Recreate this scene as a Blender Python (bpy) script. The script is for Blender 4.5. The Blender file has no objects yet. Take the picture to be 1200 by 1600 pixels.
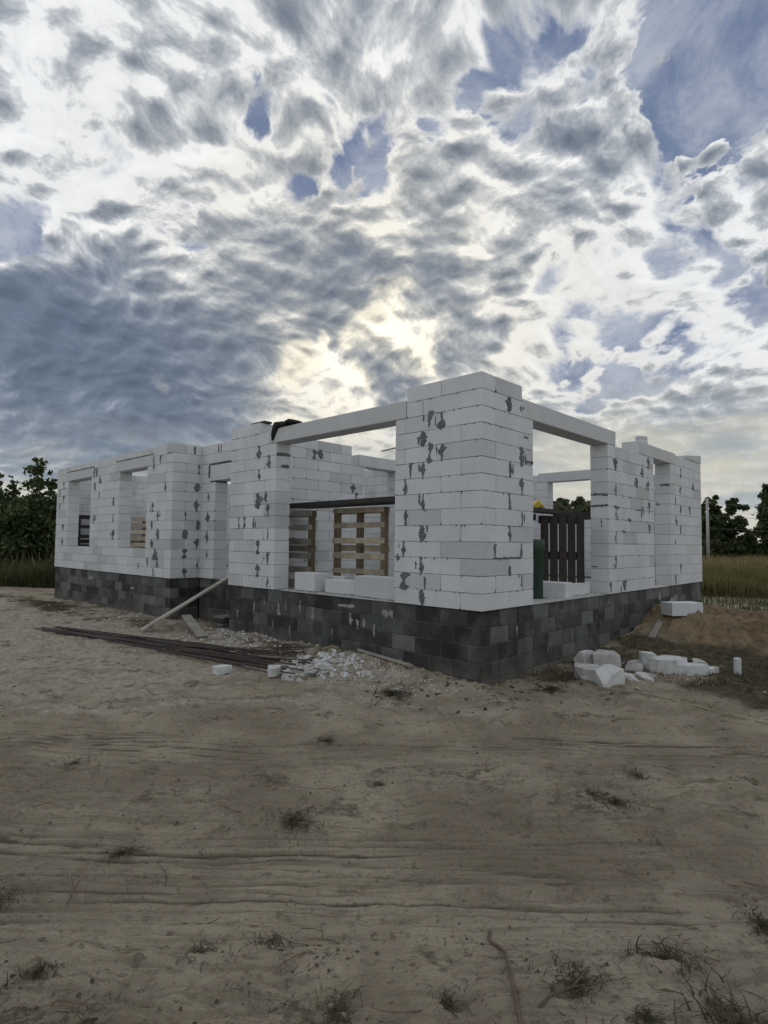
import bpy, bmesh, math, random
import numpy as np
from mathutils import Vector, Matrix
random.seed(7)
sc = bpy.context.scene
COL = sc.collection
R = math.radians
# Site frame: 'a' runs along the long front of the house (away to the left), 'b' along the short front
# (away to the right), z=0 is the top of the plinth.  World x = b, world y = a.
YAW, PITCH, ROLL, FPX = R(46.292), R(3.019), R(0.605), 911.94
CAM = Vector((-5.640, -3.830, 0.778))
def W(a, b, z): return Vector((b, a, z))
# ------------------------------------------------------------------ camera
fwd = Vector((math.sin(YAW)*math.cos(PITCH), math.cos(YAW)*math.cos(PITCH), math.sin(PITCH)))
rt0 = Vector((math.cos(YAW), -math.sin(YAW), 0))
up0 = Vector((-math.sin(YAW)*math.sin(PITCH), -math.cos(YAW)*math.sin(PITCH), math.cos(PITCH)))
rt = rt0*math.cos(ROLL) + up0*math.sin(ROLL)
up = up0*math.cos(ROLL) - rt0*math.sin(ROLL)
cd = bpy.data.cameras.new('camera'); cam = bpy.data.objects.new('camera', cd); COL.objects.link(cam)
m = Matrix((rt, up, -fwd)).transposed().to_4x4(); m.translation = CAM
cam.matrix_world = m
cd.sensor_fit = 'VERTICAL'; cd.sensor_height = 36; cd.lens = 36*FPX/1600; cd.clip_start = 0.05; cd.clip_end = 6000
sc.camera = cam
sc.view_settings.view_transform = 'Standard'; sc.view_settings.look = 'None'
sc.view_settings.gamma = 1; sc.view_settings.use_curve_mapping = False
sc.view_settings.exposure = 0.0
# ------------------------------------------------------------------ node helper
class NT:
    def __init__(s, tree): s.t = tree
    def n(s, typ, **kw):
        nd = s.t.nodes.new(typ)
        for k, v in kw.items(): setattr(nd, k, v)
        return nd
    def put(s, sock, v):
        if isinstance(v, bpy.types.NodeSocket): s.t.links.new(v, sock)
        elif v is not None:
            sock.default_value = v
    def m(s, op, a, b=None, c=None, clamp=False):
        nd = s.n('ShaderNodeMath', operation=op, use_clamp=clamp)
        for i, v in enumerate((a, b, c)):
            if v is not None: s.put(nd.inputs[i], v)
        return nd.outputs[0]
    def add(s, *v):
        r = v[0]
        for w in v[1:]: r = s.m('ADD', r, w)
        return r
    def mul(s, *v):
        r = v[0]
        for w in v[1:]: r = s.m('MULTIPLY', r, w)
        return r
    def sub(s, a, b): return s.m('SUBTRACT', a, b)
    def step(s, x, lo, hi, a=0.0, b=1.0):
        nd = s.n('ShaderNodeMapRange', interpolation_type='SMOOTHSTEP')
        s.put(nd.inputs[0], x); nd.inputs[1].default_value = lo; nd.inputs[2].default_value = hi
        nd.inputs[3].default_value = a; nd.inputs[4].default_value = b
        return nd.outputs[0]
    def vm(s, op, a, b=None, sc=None):
        nd = s.n('ShaderNodeVectorMath', operation=op)
        s.put(nd.inputs[0], a)
        if b is not None: s.put(nd.inputs[1], b)
        if sc is not None: s.put(nd.inputs['Scale'], sc)
        return nd.outputs['Value'] if op in ('DOT_PRODUCT', 'LENGTH') else nd.outputs[0]
    def noise(s, vec, scale, detail=4, rough=.5, dist=0.0, col=False, lac=2.0):
        nd = s.n('ShaderNodeTexNoise')
        s.put(nd.inputs['Vector'], vec); nd.inputs['Scale'].default_value = scale
        nd.inputs['Detail'].default_value = detail; nd.inputs['Roughness'].default_value = rough
        nd.inputs['Distortion'].default_value = dist; nd.inputs['Lacunarity'].default_value = lac
        return nd.outputs[1 if col else 0]
    def mix(s, f, a, b, mode='MIX'):
        nd = s.n('ShaderNodeMix', data_type='RGBA', blend_type=mode)
        s.put(nd.inputs[0], f)
        for i, v in ((6, a), (7, b)):
            if isinstance(v, tuple) and len(v) == 3: v = v + (1,)
            s.put(nd.inputs[i], v)
        return nd.outputs[2]
    def comb(s, x, y, z=0.0):
        nd = s.n('ShaderNodeCombineXYZ'); s.put(nd.inputs[0], x); s.put(nd.inputs[1], y); s.put(nd.inputs[2], z); return nd.outputs[0]
    def sep(s, v):
        nd = s.n('ShaderNodeSeparateXYZ'); s.put(nd.inputs[0], v); return nd.outputs
    def scalec(s, c, f):
        return s.vm('SCALE', c, sc=f)
# ------------------------------------------------------------------ world: Nishita sky behind a broken cloud layer
SUN = Vector((0.6646, 0.6685, 0.3337)).normalized()
sun_el = math.asin(SUN.z); sun_az = math.atan2(SUN.x, SUN.y)
world = bpy.data.worlds.new('World'); sc.world = world; world.use_nodes = True
wt = world.node_tree; wt.nodes.clear(); k = NT(wt)
STR = 0.1
ANTI = 0.10
def pixdir(u, v):
    return (fwd*FPX + rt*(u-600) + up*(800-v)).normalized()
def build_sky():
    tc = k.n('ShaderNodeTexCoord'); D = k.vm('NORMALIZE', tc.outputs['Generated'])
    sx, sy, sz = k.sep(D)
    zc = k.add(k.m('MAXIMUM', sz, 0.0), 0.42)
    px, py = k.m('DIVIDE', sx, zc), k.m('DIVIDE', sy, zc)
    P = k.comb(px, py, 0.0)
    # domain warp so that the cells look torn instead of round
    w1 = k.noise(P, 2.2, 2, .5, col=True)
    Pw = k.vm('ADD', P, k.scalec(k.vm('SUBTRACT', w1, (.5, .5, .5)), 0.22))
    w2 = k.noise(Pw, 9.0, 4, .6, col=True)
    Pf = k.vm('ADD', Pw, k.scalec(k.vm('SUBTRACT', w2, (.5, .5, .5)), 0.05))
    def field(vec):
        n1 = k.noise(vec, 9.0, 9, .62)
        vo = k.n('ShaderNodeTexVoronoi', feature='SMOOTH_F1'); k.put(vo.inputs['Vector'], vec)
        vo.inputs['Scale'].default_value = 19.0; vo.inputs['Smoothness'].default_value = .75; vo.inputs['Randomness'].default_value = 1
        return k.add(k.mul(k.sub(n1, .5), 2.0), k.mul(k.sub(.40, vo.outputs['Distance']), 1.0))
    s2 = Vector((SUN.x, SUN.y)).normalized()
    c0 = field(Pf); c1 = field(k.vm('ADD', Pf, (s2.x*0.016, s2.y*0.016, 0.0)))
    relief = k.sub(c0, c1)
    big = k.sub(k.noise(P, 1.5, 3, .5), .5)
    edge = k.mul(k.sub(k.noise(Pf, 3.4, 7, .6), .5), 1.0)       # tears the outline of the large shapes
    Dj = k.vm('NORMALIZE', k.vm('ADD', D, k.scalec(k.vm('SUBTRACT', k.noise(Pw, 4.0, 5, .6, col=True), (.5, .5, .5)), 0.15)))
    def blobs(lst):
        acc = None
        for u, v, r, w in lst:
            ang = k.vm('DOT_PRODUCT', Dj, tuple(pixdir(u, v)))
            b_ = k.mul(k.step(ang, math.cos(R(r*1.7)), math.cos(R(r*.35))), w); acc = b_ if acc is None else k.add(acc, b_)
        return acc
    clear = blobs(((1190, 10, 8.0, 1.9), (1100, 110, 3.2, 1.2), (1010, 60, 2.2, .6), (575, 222, 2.2, 1.4), (522, 262, 2.2, 1.4), (400, 158, 1.7, 1.3), (690, 238, 1.9, 1.2), (490, 172, 1.4, 1.1), (650, 205, 1.5, 1.0),
                   (1140, 245, 2.8, 1.1), (20, 365, 2.4, 1.4), (1010, 575, 3.4, 1.1), (835, 30, 2.0, 1.2), (780, 160, 2.3, 1.1), (740, 150, 1.6, .9), (285, 352, 2.0, 1.2), (930, 575, 2.2, .9), (470, 290, 1.5, 1.0), (1190, 440, 2.4, .9), (900, 90, 2, .7), (1060, 400, 2.2, .8), (60, 390, 1.4, .9)))
    dark = blobs(((200, 510, 4, .6), (400, 530, 4.5, .7), (535, 470, 3.6, 1.05), (490, 350, 4.2, .55), (380, 410, 3.6, .50), (630, 440, 2.4, .6), (700, 430, 2.4, .8), (805, 400, 1.9, .8),
                  (60, 425, 3.2, .50), (80, 610, 6.5, .75), (320, 610, 5, .75), (610, 575, 2.3, 1.0), (730, 530, 2.5, 1.05), (180, 405, 2.6, .45), (30, 510, 3.4, .55), (180, 660, 7, .65),
                  (880, 690, 4, .45), (1060, 665, 4.0, .60), (690, 310, 2.6, .40), (900, 255, 4.2, .40), (510, 40, 4, .25),
                  (850, 490, 6, -.30), (1050, 480, 7, -.25), (960, 600, 5, -.28), (150, 130, 9, -.06), (560, 150, 7, -.06), (150, 300, 5, -.15), (400, 290, 3, -.2)))
    warm = blobs(((605, 480, 1.6, .9), (575, 520, 1.5, .7), (470, 580, 1.5, .8), (250, 595, .7, .9), (640, 545, 1.8, .6), (430, 640, 2.2, .35), (90, 735, 2.5, .5), (520, 690, 3, .3), (570, 592, 1.0, .8), (505, 540, .8, .9)))
    sd = k.vm('DOT_PRODUCT', D, tuple(SUN)); sdp = k.m('MAXIMUM', sd, 0.0)
    glow = k.m('POWER', sdp, 22.0); core = k.m('POWER', sdp, 200.0)
    anti = k.step(sd, .3, -.8)                                   # clouds opposite the low sun are lit from the front
    clear = k.mul(clear, .62, k.step(k.add(c0, k.mul(edge, 1.2)), .50, -.35))
    dens = k.add(.88, k.mul(c0, 1.05), k.mul(big, .5), k.mul(edge, .7), k.mul(dark, .7), k.mul(clear, -.95))
    cover = k.step(dens, -0.06, 0.44)
    thick = k.add(.22, k.mul(c0, .50), k.mul(big, .45), k.mul(edge, .95), k.mul(dark, .95), k.mul(relief, 1.15), k.mul(warm, -.50), k.mul(clear, -.25), k.mul(glow, -.10))
    tk = k.sub(1.0, k.m('EXPONENT', k.mul(k.m('MAXIMUM', thick, 0.0), -1.35)))
    ramp = k.n('ShaderNodeValToRGB'); k.put(ramp.inputs[0], tk)
    e = ramp.color_ramp.elements
    e[0].position = 0; e[0].color = (.80, .815, .825, 1)
    e[1].position = 1; e[1].color = (.11, .15, .215, 1)
    for pos, c in ((.18, (.60, .625, .655, 1)), (.36, (.45, .485, .53, 1)), (.58, (.28, .32, .38, 1)), (.8, (.165, .21, .28, 1))):
        x = e.new(pos); x.color = c
    cc = k.scalec(ramp.outputs[0], k.sub(1.0, k.mul(k.add(c0, k.mul(relief, 1.5)), .16)))
    thin = k.sub(1.0, tk)
    cc = k.mix(k.m('MINIMUM', k.mul(k.add(k.mul(glow, .5), k.mul(warm, .5)), thin, 1.0), .6), cc, (1.0, .90, .66))
    cc = k.scalec(cc, k.add(1.0, k.mul(core, .35, thin, thin), k.mul(anti, ANTI)))
    sky = k.n('ShaderNodeTexSky', sky_type='NISHITA'); sky.sun_disc = False
    sky.sun_elevation = sun_el; sky.sun_rotation = sun_az; sky.air_density = 1.0; sky.dust_density = 0.6; sky.ozone_density = 1.5
    blue = k.mix(.6, k.scalec(sky.outputs[0], .22), (2.2, 2.95, 4.9))
    veil = k.step(k.noise(Pf, 5.0, 7, .66), .36, .66)            # thin veil over the gaps
    blue = k.mix(k.mul(veil, .75), blue, (5.2, 5.6, 6.3))
    col = k.mix(cover, blue, k.scalec(cc, 1/STR))
    # towards the horizon the layer closes up into a pale bank with long bars
    band = k.noise(k.comb(k.mul(sx, 3.2), k.mul(sy, 3.2), k.mul(k.m('MAXIMUM', sz, 0.0), 15.0)), 1.5, 6, .6, .4)
    side = k.step(k.vm('DOT_PRODUCT', D, tuple(rt0)), -.30, .40)
    low = k.step(k.sub(sz, k.mul(side, .07)), .22, .05)
    bankd = k.mix(k.step(band, .36, .62), (4.6, 4.75, 4.7), (2.3, 2.8, 3.4))
    bankl = k.mix(k.step(band, .40, .66), (6.3, 6.15, 5.3), (4.0, 4.4, 4.6))
    bankd = k.mix(k.step(k.add(sz, k.mul(k.sub(band, .5), .12)), .125, .055), bankd, (6.3, 6.3, 5.6))
    bank = k.mix(side, bankd, bankl)
    col = k.mix(k.mul(low, .88), col, bank)
    bg = k.n('ShaderNodeBackground'); k.put(bg.inputs[0], col); bg.inputs[1].default_value = STR
    out = k.n('ShaderNodeOutputWorld'); wt.links.new(bg.outputs[0], out.inputs[0])
build_sky()
world.cycles.sampling_method = 'MANUAL'; world.cycles.sample_map_resolution = 512
sl = bpy.data.lights.new('sun', 'SUN'); sl.energy = 0.5; sl.angle = R(14); sl.color = (1, .93, .80)
so = bpy.data.objects.new('sun', sl); COL.objects.link(so)
so.rotation_euler = SUN.to_track_quat('Z', 'Y').to_euler()
sc.cycles.max_bounces = 6
# ------------------------------------------------------------------ noise in numpy
_rng = np.random.RandomState(5)
_perm = np.tile(_rng.permutation(256), 3); _ga = _rng.rand(256)*2*np.pi
def pn(x, y):
    x = np.asarray(x, float); y = np.asarray(y, float)
    xi = np.floor(x).astype(int); yi = np.floor(y).astype(int); xf = x-xi; yf = y-yi
    xi &= 255; yi &= 255
    u = xf**3*(xf*(xf*6-15)+10); v = yf**3*(yf*(yf*6-15)+10)
    def g(ix, iy, dx, dy):
        an = _ga[_perm[_perm[ix & 255]+(iy & 255)]]; return np.cos(an)*dx+np.sin(an)*dy
    n0 = g(xi, yi, xf, yf)*(1-u)+g(xi+1, yi, xf-1, yf)*u
    n1 = g(xi, yi+1, xf, yf-1)*(1-u)+g(xi+1, yi+1, xf-1, yf-1)*u
    return (n0*(1-v)+n1*v)*1.5
def fbm(x, y, o=4, g=.5):
    s = 0; a = 1
    for i in range(o):
        s = s+a*pn(x+i*17.3, y-i*9.1); x = x*2.03; y = y*2.03; a *= g
    return s
def sst(x, lo, hi):
    t = np.clip((x-lo)/(hi-lo), 0, 1); return t*t*(3-2*t)
SY, CY = math.sin(YAW), math.cos(YAW)
def to_uv(a, b):
    dx, dy = b-CAM.x, a-CAM.y
    return dx*CY-dy*SY, dx*SY+dy*CY
def gmask(a, b, ca, cb, ra, rb, rot=0):
    da, db = a-ca, b-cb; c, s = math.cos(rot), math.sin(rot)
    p, q = (da*c+db*s)/ra, (-da*s+db*c)/rb
    return np.exp(-(p*p+q*q))
def ground_h(a, b, fine=True):
    a = np.asarray(a, float); b = np.asarray(b, float)
    u, v = to_uv(a, b)
    h = -0.87+0.035*fbm(u*.5, v*.5, 3)
    # banked sand along the plinth
    h = h+0.16*gmask(a, b, 1.6, -.15, 1.7, .5)+.10*gmask(a, b, 4.6, -.1, 1.2, .55)+.05*gmask(a, b, 7.9, -.2, 2.0, .6)
    h = h+0.20*gmask(a, b, -.15, 4.4, .8, 1.5)
    # sand mound on the right
    mound = gmask(a, b, -1.0, 5.9, 1.05, .95)+.95*gmask(a, b, -2.1, 6.6, 1.2, 1.1)+.8*gmask(a, b, -.2, 6.6, .8, 1.4)+.8*gmask(a, b, -3.6, 7.3, 1.6, 1.2)
    mound = np.minimum(mound, 1.15)
    mound = sst(mound, .05, .75)*(.75+.25*mound)
    h = h+.43*mound*(1+.22*fbm(a*1.3+5, b*1.3, 3))+.05*mound*np.abs(fbm(a*3+2, b*3, 4))
    # tyre ruts across the view
    vw = v+.05*np.sin(u*.55+1)+.06*pn(u*.35, v*.2)
    band1 = sst(vw, 2.45, 2.65)*(1-sst(vw, 3.45, 3.65)); band2 = sst(vw, 4.4, 4.55)*(1-sst(vw, 5.25, 5.45))
    h = h-.035*band1-.025*band2
    if fine:
        near = 1-sst(v, 14, 30)
        rid = np.sin(vw*2*np.pi/.062+1.3*fbm(u*.6, vw*2.2, 2))*(.5+.8*pn(u*.45+3, vw*5)) 
        ridf = fbm(u*.55, vw*22, 3)
        gro = np.clip(np.sin(vw*2*np.pi/.075+1.6*fbm(u*.35, vw*1.2, 2)), 0, 1)**5*np.clip(.35+1.6*pn(u*.30+3, vw*4), 0, 1.2)
        gro2 = np.clip(np.sin((vw+.09*u)*2*np.pi/.11+1.2*fbm(u*.3+8, vw, 2)), 0, 1)**6*np.clip(1.4*pn(u*.25+13, vw*3+4)-.1, 0, 1)
        h = h+band1*(.004*rid+.016*ridf-.030*gro-.026*gro2)+band2*(.004*rid+.016*ridf-.028*gro)
        rough = 1-.75*np.maximum(band1, band2)
        lum = fbm(u*2.2+9, v*2.6, 5, .55)
        h = h+near*rough*(.026*lum-.045*np.clip(fbm(u*4+31, v*6, 3), .2, 1)+.03*np.clip(fbm(u*2.2+7, v*4.5, 4), .1, 1))
        # foot prints and kicked-up lumps in the loose parts
        h = h+near*rough*.020*np.clip(fbm(u*10, v*13, 3), 0, 1)
        heap = gmask(a, b, 1.6, -.35, 2.0, .6)+gmask(a, b, 5.2, -.6, 2.4, .8)+gmask(a, b, 11, -1.0, 5, 1.6)+.7*mound
        h = h+np.minimum(heap, 1)*(.03*fbm(a*5, b*5, 4, .6))
    return h
def GH(a, b): return float(ground_h(np.array([a]), np.array([b]))[0])
# ------------------------------------------------------------------ materials
def new_mat(name):
    mt = bpy.data.materials.new(name); mt.use_nodes = True; t = mt.node_tree
    k = NT(t); bs = t.nodes['Principled BSDF']; return mt, k, bs
def bump(k, bs, h, strength=.3, dist=.01):
    b = k.n('ShaderNodeBump'); b.inputs['Strength'].default_value = strength; b.inputs['Distance'].default_value = dist
    k.put(b.inputs['Height'], h); k.put(bs.inputs['Normal'], b.outputs[0])
def geo_pos(k): return k.n('ShaderNodeNewGeometry').outputs['Position']
def mat_block(name='aerated_concrete', lo=.53, hi=.63, rnd=True):
    mt, k, bs = new_mat(name)
    P = geo_pos(k)
    big = k.noise(P, 1.6, 4, .6); fine = k.noise(P, 45, 4, .6)
    scr = k.noise(k.vm('MULTIPLY', P, (3, 3, 40)), 3, 3, .6)
    oi = k.n('ShaderNodeObjectInfo').outputs['Random'] if rnd else k.noise(P, 2.6, 0, .5)
    dk = k.step(oi, .0, .22) if rnd else k.step(oi, .3, .45)
    vo = k.n('ShaderNodeTexVoronoi'); k.put(vo.inputs['Vector'], P); vo.inputs['Scale'].default_value = 130
    pore = k.mul(k.step(vo.outputs['Distance'], .34, .12), k.step(k.noise(P, 30, 2, .5), .46, .60))
    tone = k.add(lo, k.mul(dk, hi-lo), k.mul(k.sub(oi, .5), .05), k.mul(k.sub(big, .5), .26), k.mul(k.sub(scr, .5), .10), k.mul(k.sub(fine, .5), .12), k.mul(pore, -.10))
    sm = k.step(k.noise(P, 5.5, 5, .65, 1.5), .60, .74)       # rubbed adhesive and dirt
    scuff = k.step(k.noise(k.vm('MULTIPLY', P, (6, 6, 1.3)), 2.2, 6, .7, .8), .60, .70)
    c = k.scalec(k.comb(.93, .955, .99), tone)
    c = k.mix(k.mul(sm, .30), c, (.33, .335, .335))
    c = k.mix(k.mul(scuff, .16), c, (.30, .28, .25))
    k.put(bs.inputs['Base Color'], c); bs.inputs['Roughness'].default_value = .95; bs.inputs['Specular IOR Level'].default_value = .2
    bump(k, bs, k.add(fine, k.mul(scr, .8), k.mul(pore, -1.2), k.mul(big, 1.5)), .5, .005)
    return mt
M = {}
M['block'] = mat_block()
M['block_mass'] = mat_block('aerated_concrete_walls', .53, .62, False)
def mat_plain(name, c, rough=.9, var=.25, scale=8, bs_=.3, spec=.5, dist=.004, c2=None):
    mt, k, bs = new_mat(name); P = geo_pos(k)
    n = k.noise(P, scale, 5, .6); f = k.noise(P, scale*7, 3, .6)
    if c2 is None: c2 = tuple(x*(1-var) for x in c)
    oi = k.n('ShaderNodeObjectInfo').outputs['Random']
    col = k.mix(k.step(k.add(n, k.mul(k.sub(oi, .5), .3)), .3, .7), c2, c)
    col = k.mix(k.mul(k.step(f, .55, .75), .3), col, tuple(x*.6 for x in c))
    k.put(bs.inputs['Base Color'], col); bs.inputs['Roughness'].default_value = rough
    bs.inputs['Specular IOR Level'].default_value = spec
    bump(k, bs, k.add(n, f), bs_, dist)
    return mt
M['joint'] = mat_plain('dark_bed_joint', (.12, .125, .13), .95)
M['adhesive'] = mat_plain('grey_block_adhesive', (.145, .155, .165), .95, .35, 20)
M['lintel'] = mat_plain('aerated_lintel', (.56, .575, .595), .95, .12, 3)
M['cement'] = mat_plain('light_cement', (.50, .50, .48), .95, .35, 14)
M['dusty'] = mat_plain('dusty_broken_block', (.58, .59, .60), .95, .35, 9, c2=(.40, .39, .37), dist=.01, bs_=.6)
M['splash'] = mat_plain('greyed_mortar', (.30, .30, .29), .95, .5, 18)
M['slab'] = mat_plain('screed', (.36, .35, .33), .95, .3, 5)
def mat_found():
    mt, k, bs = new_mat('bitumen_coated_block'); P = geo_pos(k)
    oi = k.n('ShaderNodeObjectInfo').outputs['Random']
    n = k.noise(P, 3.0, 5, .6); f = k.noise(P, 60, 3, .6)
    tone = k.add(.014, k.mul(k.m('POWER', oi, 2.2), .11), k.mul(k.step(n, .42, .7), .05), k.mul(k.sub(f, .5), .03))
    c = k.scalec(k.comb(.99, 1.0, 1.0), tone)
    wash = k.step(k.noise(k.vm('MULTIPLY', P, (1, 1, .6)), 3.3, 6, .68, 2.2), .60, .72)
    c = k.mix(k.mul(wash, .38), c, (.19, .185, .175))
    z = k.sep(P)[2]
    soil = k.mul(k.step(k.add(z, k.mul(k.noise(P, 4, 4, .6), .3)), -.52, -.74), .55)
    c = k.mix(soil, c, (.15, .13, .10))
    k.put(bs.inputs['Base Color'], c); bs.inputs['Roughness'].default_value = .8
    bump(k, bs, k.add(f, n, k.noise(P, 18, 4, .6)), .8, .009)
    return mt
M['found'] = mat_found()
M['found_joint'] = mat_plain('pale_mortar_joint', (.10, .10, .095), .95, .7, 6, c2=(.035, .037, .038))
M['wood'] = mat_plain('weathered_wood', (.56, .49, .38), .9, .4, 5)
M['wood_grey'] = mat_plain('grey_weathered_board', (.38, .355, .31), .9, .4, 5)
M['wood_shaded'] = mat_plain('stringer_wood_shaded', (.20, .155, .10), .9, .4, 6)  # stringers: shade of the recess behind the slats put into the wood colour
M['wood_dark'] = mat_plain('dark_wet_wood', (.035, .030, .027), .85, .4, 6)
M['board_dark'] = mat_plain('dark_formwork_board', (.055, .052, .048), .8, .4, 4)
M['steel'] = mat_plain('rusty_steel', (.060, .045, .038), .65, .4, 20)
M['rag'] = mat_plain('black_cloth', (.012, .012, .013), .95)
M['green'] = mat_plain('dark_green_plastic', (.02, .055, .035), .6)
M['yellow'] = mat_plain('yellow_plastic', (.65, .50, .06), .6)
M['pole'] = mat_plain('concrete_pole', (.42, .42, .40), .9)
M['wire'] = mat_plain('grey_cable', (.12, .12, .12), .7)
M['cord'] = mat_plain('dusty_cord', (.32, .28, .20), .9)
M['stick'] = mat_plain('dry_stick', (.13, .10, .065), .9, .4, 20)
M['clod'] = mat_plain('soil_clod', (.085, .066, .045), .95, .5, 10)
M['white_wall'] = mat_plain('far_white_wall', (.55, .56, .56), .9)
def mat_leaf(name, c, c2, trans=.25):
    mt, k, bs = new_mat(name); P = geo_pos(k)
    n = k.noise(P, 1.1, 3, .6); n2 = k.noise(P, 14, 2, .5)
    col = k.mix(k.step(k.add(k.mul(n, .6), k.mul(n2, .4)), .38, .62), c, c2)
    k.put(bs.inputs['Base Color'], col); bs.inputs['Roughness'].default_value = .7
    bs.inputs['Specular IOR Level'].default_value = .2
    tr = k.n('ShaderNodeBsdfTranslucent'); k.put(tr.inputs[0], col)
    mx = k.n('ShaderNodeMixShader'); mx.inputs[0].default_value = trans
    k.t.links.new(bs.outputs[0], mx.inputs[1]); k.t.links.new(tr.outputs[0], mx.inputs[2])
    k.t.links.new(mx.outputs[0], k.t.nodes['Material Output'].inputs[0])
    return mt
M['leaf'] = mat_leaf('leaves_dark', (.045, .066, .026), (.105, .135, .055))
M['leaf_mid'] = mat_leaf('leaves_olive', (.045, .060, .026), (.10, .12, .055))
M['leaf_haze'] = mat_leaf('leaves_hazed', (.085, .105, .06), (.16, .18, .11))  # distance haze mixed into the leaf colour, paler and greyer
M['weed'] = mat_leaf('weeds', (.040, .050, .020), (.11, .115, .050))
M['dry'] = mat_leaf('dry_grass', (.15, .125, .055), (.34, .28, .14))
M['field'] = mat_leaf('field_grass', (.09, .09, .034), (.22, .19, .080))
M['tuft'] = mat_leaf('sparse_grass', (.035, .035, .020), (.09, .078, .045))
M['bark'] = mat_plain('bark', (.07, .058, .045), .95)
# ------------------------------------------------------------------ object helpers
def link(o, parent=None):
    COL.objects.link(o)
    if parent is not None: o.parent = parent
    return o
def tag(o, label=None, cat=None, group=None, kind=None):
    if label: o['label'] = label
    if cat: o['category'] = cat
    if group: o['group'] = group
    if kind: o['kind'] = kind
    return o
def empty(name, loc=(0, 0, 0), rot=(0, 0, 0)):
    o = bpy.data.objects.new(name, None); o.location = loc; o.rotation_euler = rot; o.empty_display_size = .2
    return link(o)
def mesh(name, vs, fs, mat, smooth=False):
    me = bpy.data.meshes.new(name); me.from_pydata([tuple(v) for v in vs], [], fs)
    if mat: me.materials.append(mat)
    if smooth: me.polygons.foreach_set('use_smooth', [True]*len(me.polygons))
    me.update(); return me
def bm_mesh(name, bm, mat, smooth=False):
    bmesh.ops.recalc_face_normals(bm, faces=bm.faces)
    me = bpy.data.meshes.new(name); bm.to_mesh(me); bm.free()
    if mat: me.materials.append(mat)
    if smooth: me.polygons.foreach_set('use_smooth', [True]*len(me.polygons))
    return me
def obj(name, me, parent=None, loc=(0, 0, 0), rot=(0, 0, 0)):
    o = bpy.data.objects.new(name, me); o.location = loc; o.rotation_euler = rot
    return link(o, parent)
def box_bm(bm, x0, x1, y0, y1, z0, z1, bev=0, jit=0, rnd=random):
    r = bmesh.ops.create_cube(bm, size=1)
    vs = r['verts']
    for v in vs:
        v.co = Vector(((x0+x1)/2+v.co.x*(x1-x0), (y0+y1)/2+v.co.y*(y1-y0), (z0+z1)/2+v.co.z*(z1-z0)))
        if jit: v.co += Vector([rnd.uniform(-jit, jit) for _ in range(3)])
    if bev:
        es = list({e for v in vs for e in v.link_edges})
        bmesh.ops.bevel(bm, geom=es, offset=bev, segments=1, affect='EDGES')
def box_mesh(name, dims, mat, bev=.005, jit=0, center=True):
    bm = bmesh.new(); x, y, z = dims
    if center: box_bm(bm, -x/2, x/2, -y/2, y/2, -z/2, z/2, bev, jit)
    else: box_bm(bm, 0, x, 0, y, 0, z, bev, jit)
    return bm_mesh(name, bm, mat)
def tube(bm, pts, rad, seg=6):
    rings = []
    n = len(pts)
    for i, p in enumerate(pts):
        p = Vector(p); t = (Vector(pts[min(i+1, n-1)])-Vector(pts[max(i-1, 0)])).normalized()
        s = t.cross(Vector((0, 0, 1)) if abs(t.z) < .9 else Vector((1, 0, 0))).normalized(); q = t.cross(s)
        r = rad[i] if isinstance(rad, (list, tuple)) else rad
        rings.append([bm.verts.new(p+(s*math.cos(2*math.pi*j/seg)+q*math.sin(2*math.pi*j/seg))*r) for j in range(seg)])
    for i in range(n-1):
        for j in range(seg):
            bm.faces.new((rings[i][j], rings[i][(j+1) % seg], rings[i+1][(j+1) % seg], rings[i+1][j]))
    bm.faces.new(rings[0][::-1]); bm.faces.new(rings[-1])
def tube_mesh(name, pts, rad, mat, seg=6, smooth=True):
    bm = bmesh.new(); tube(bm, pts, rad, seg); return bm_mesh(name, bm, mat, smooth)
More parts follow.
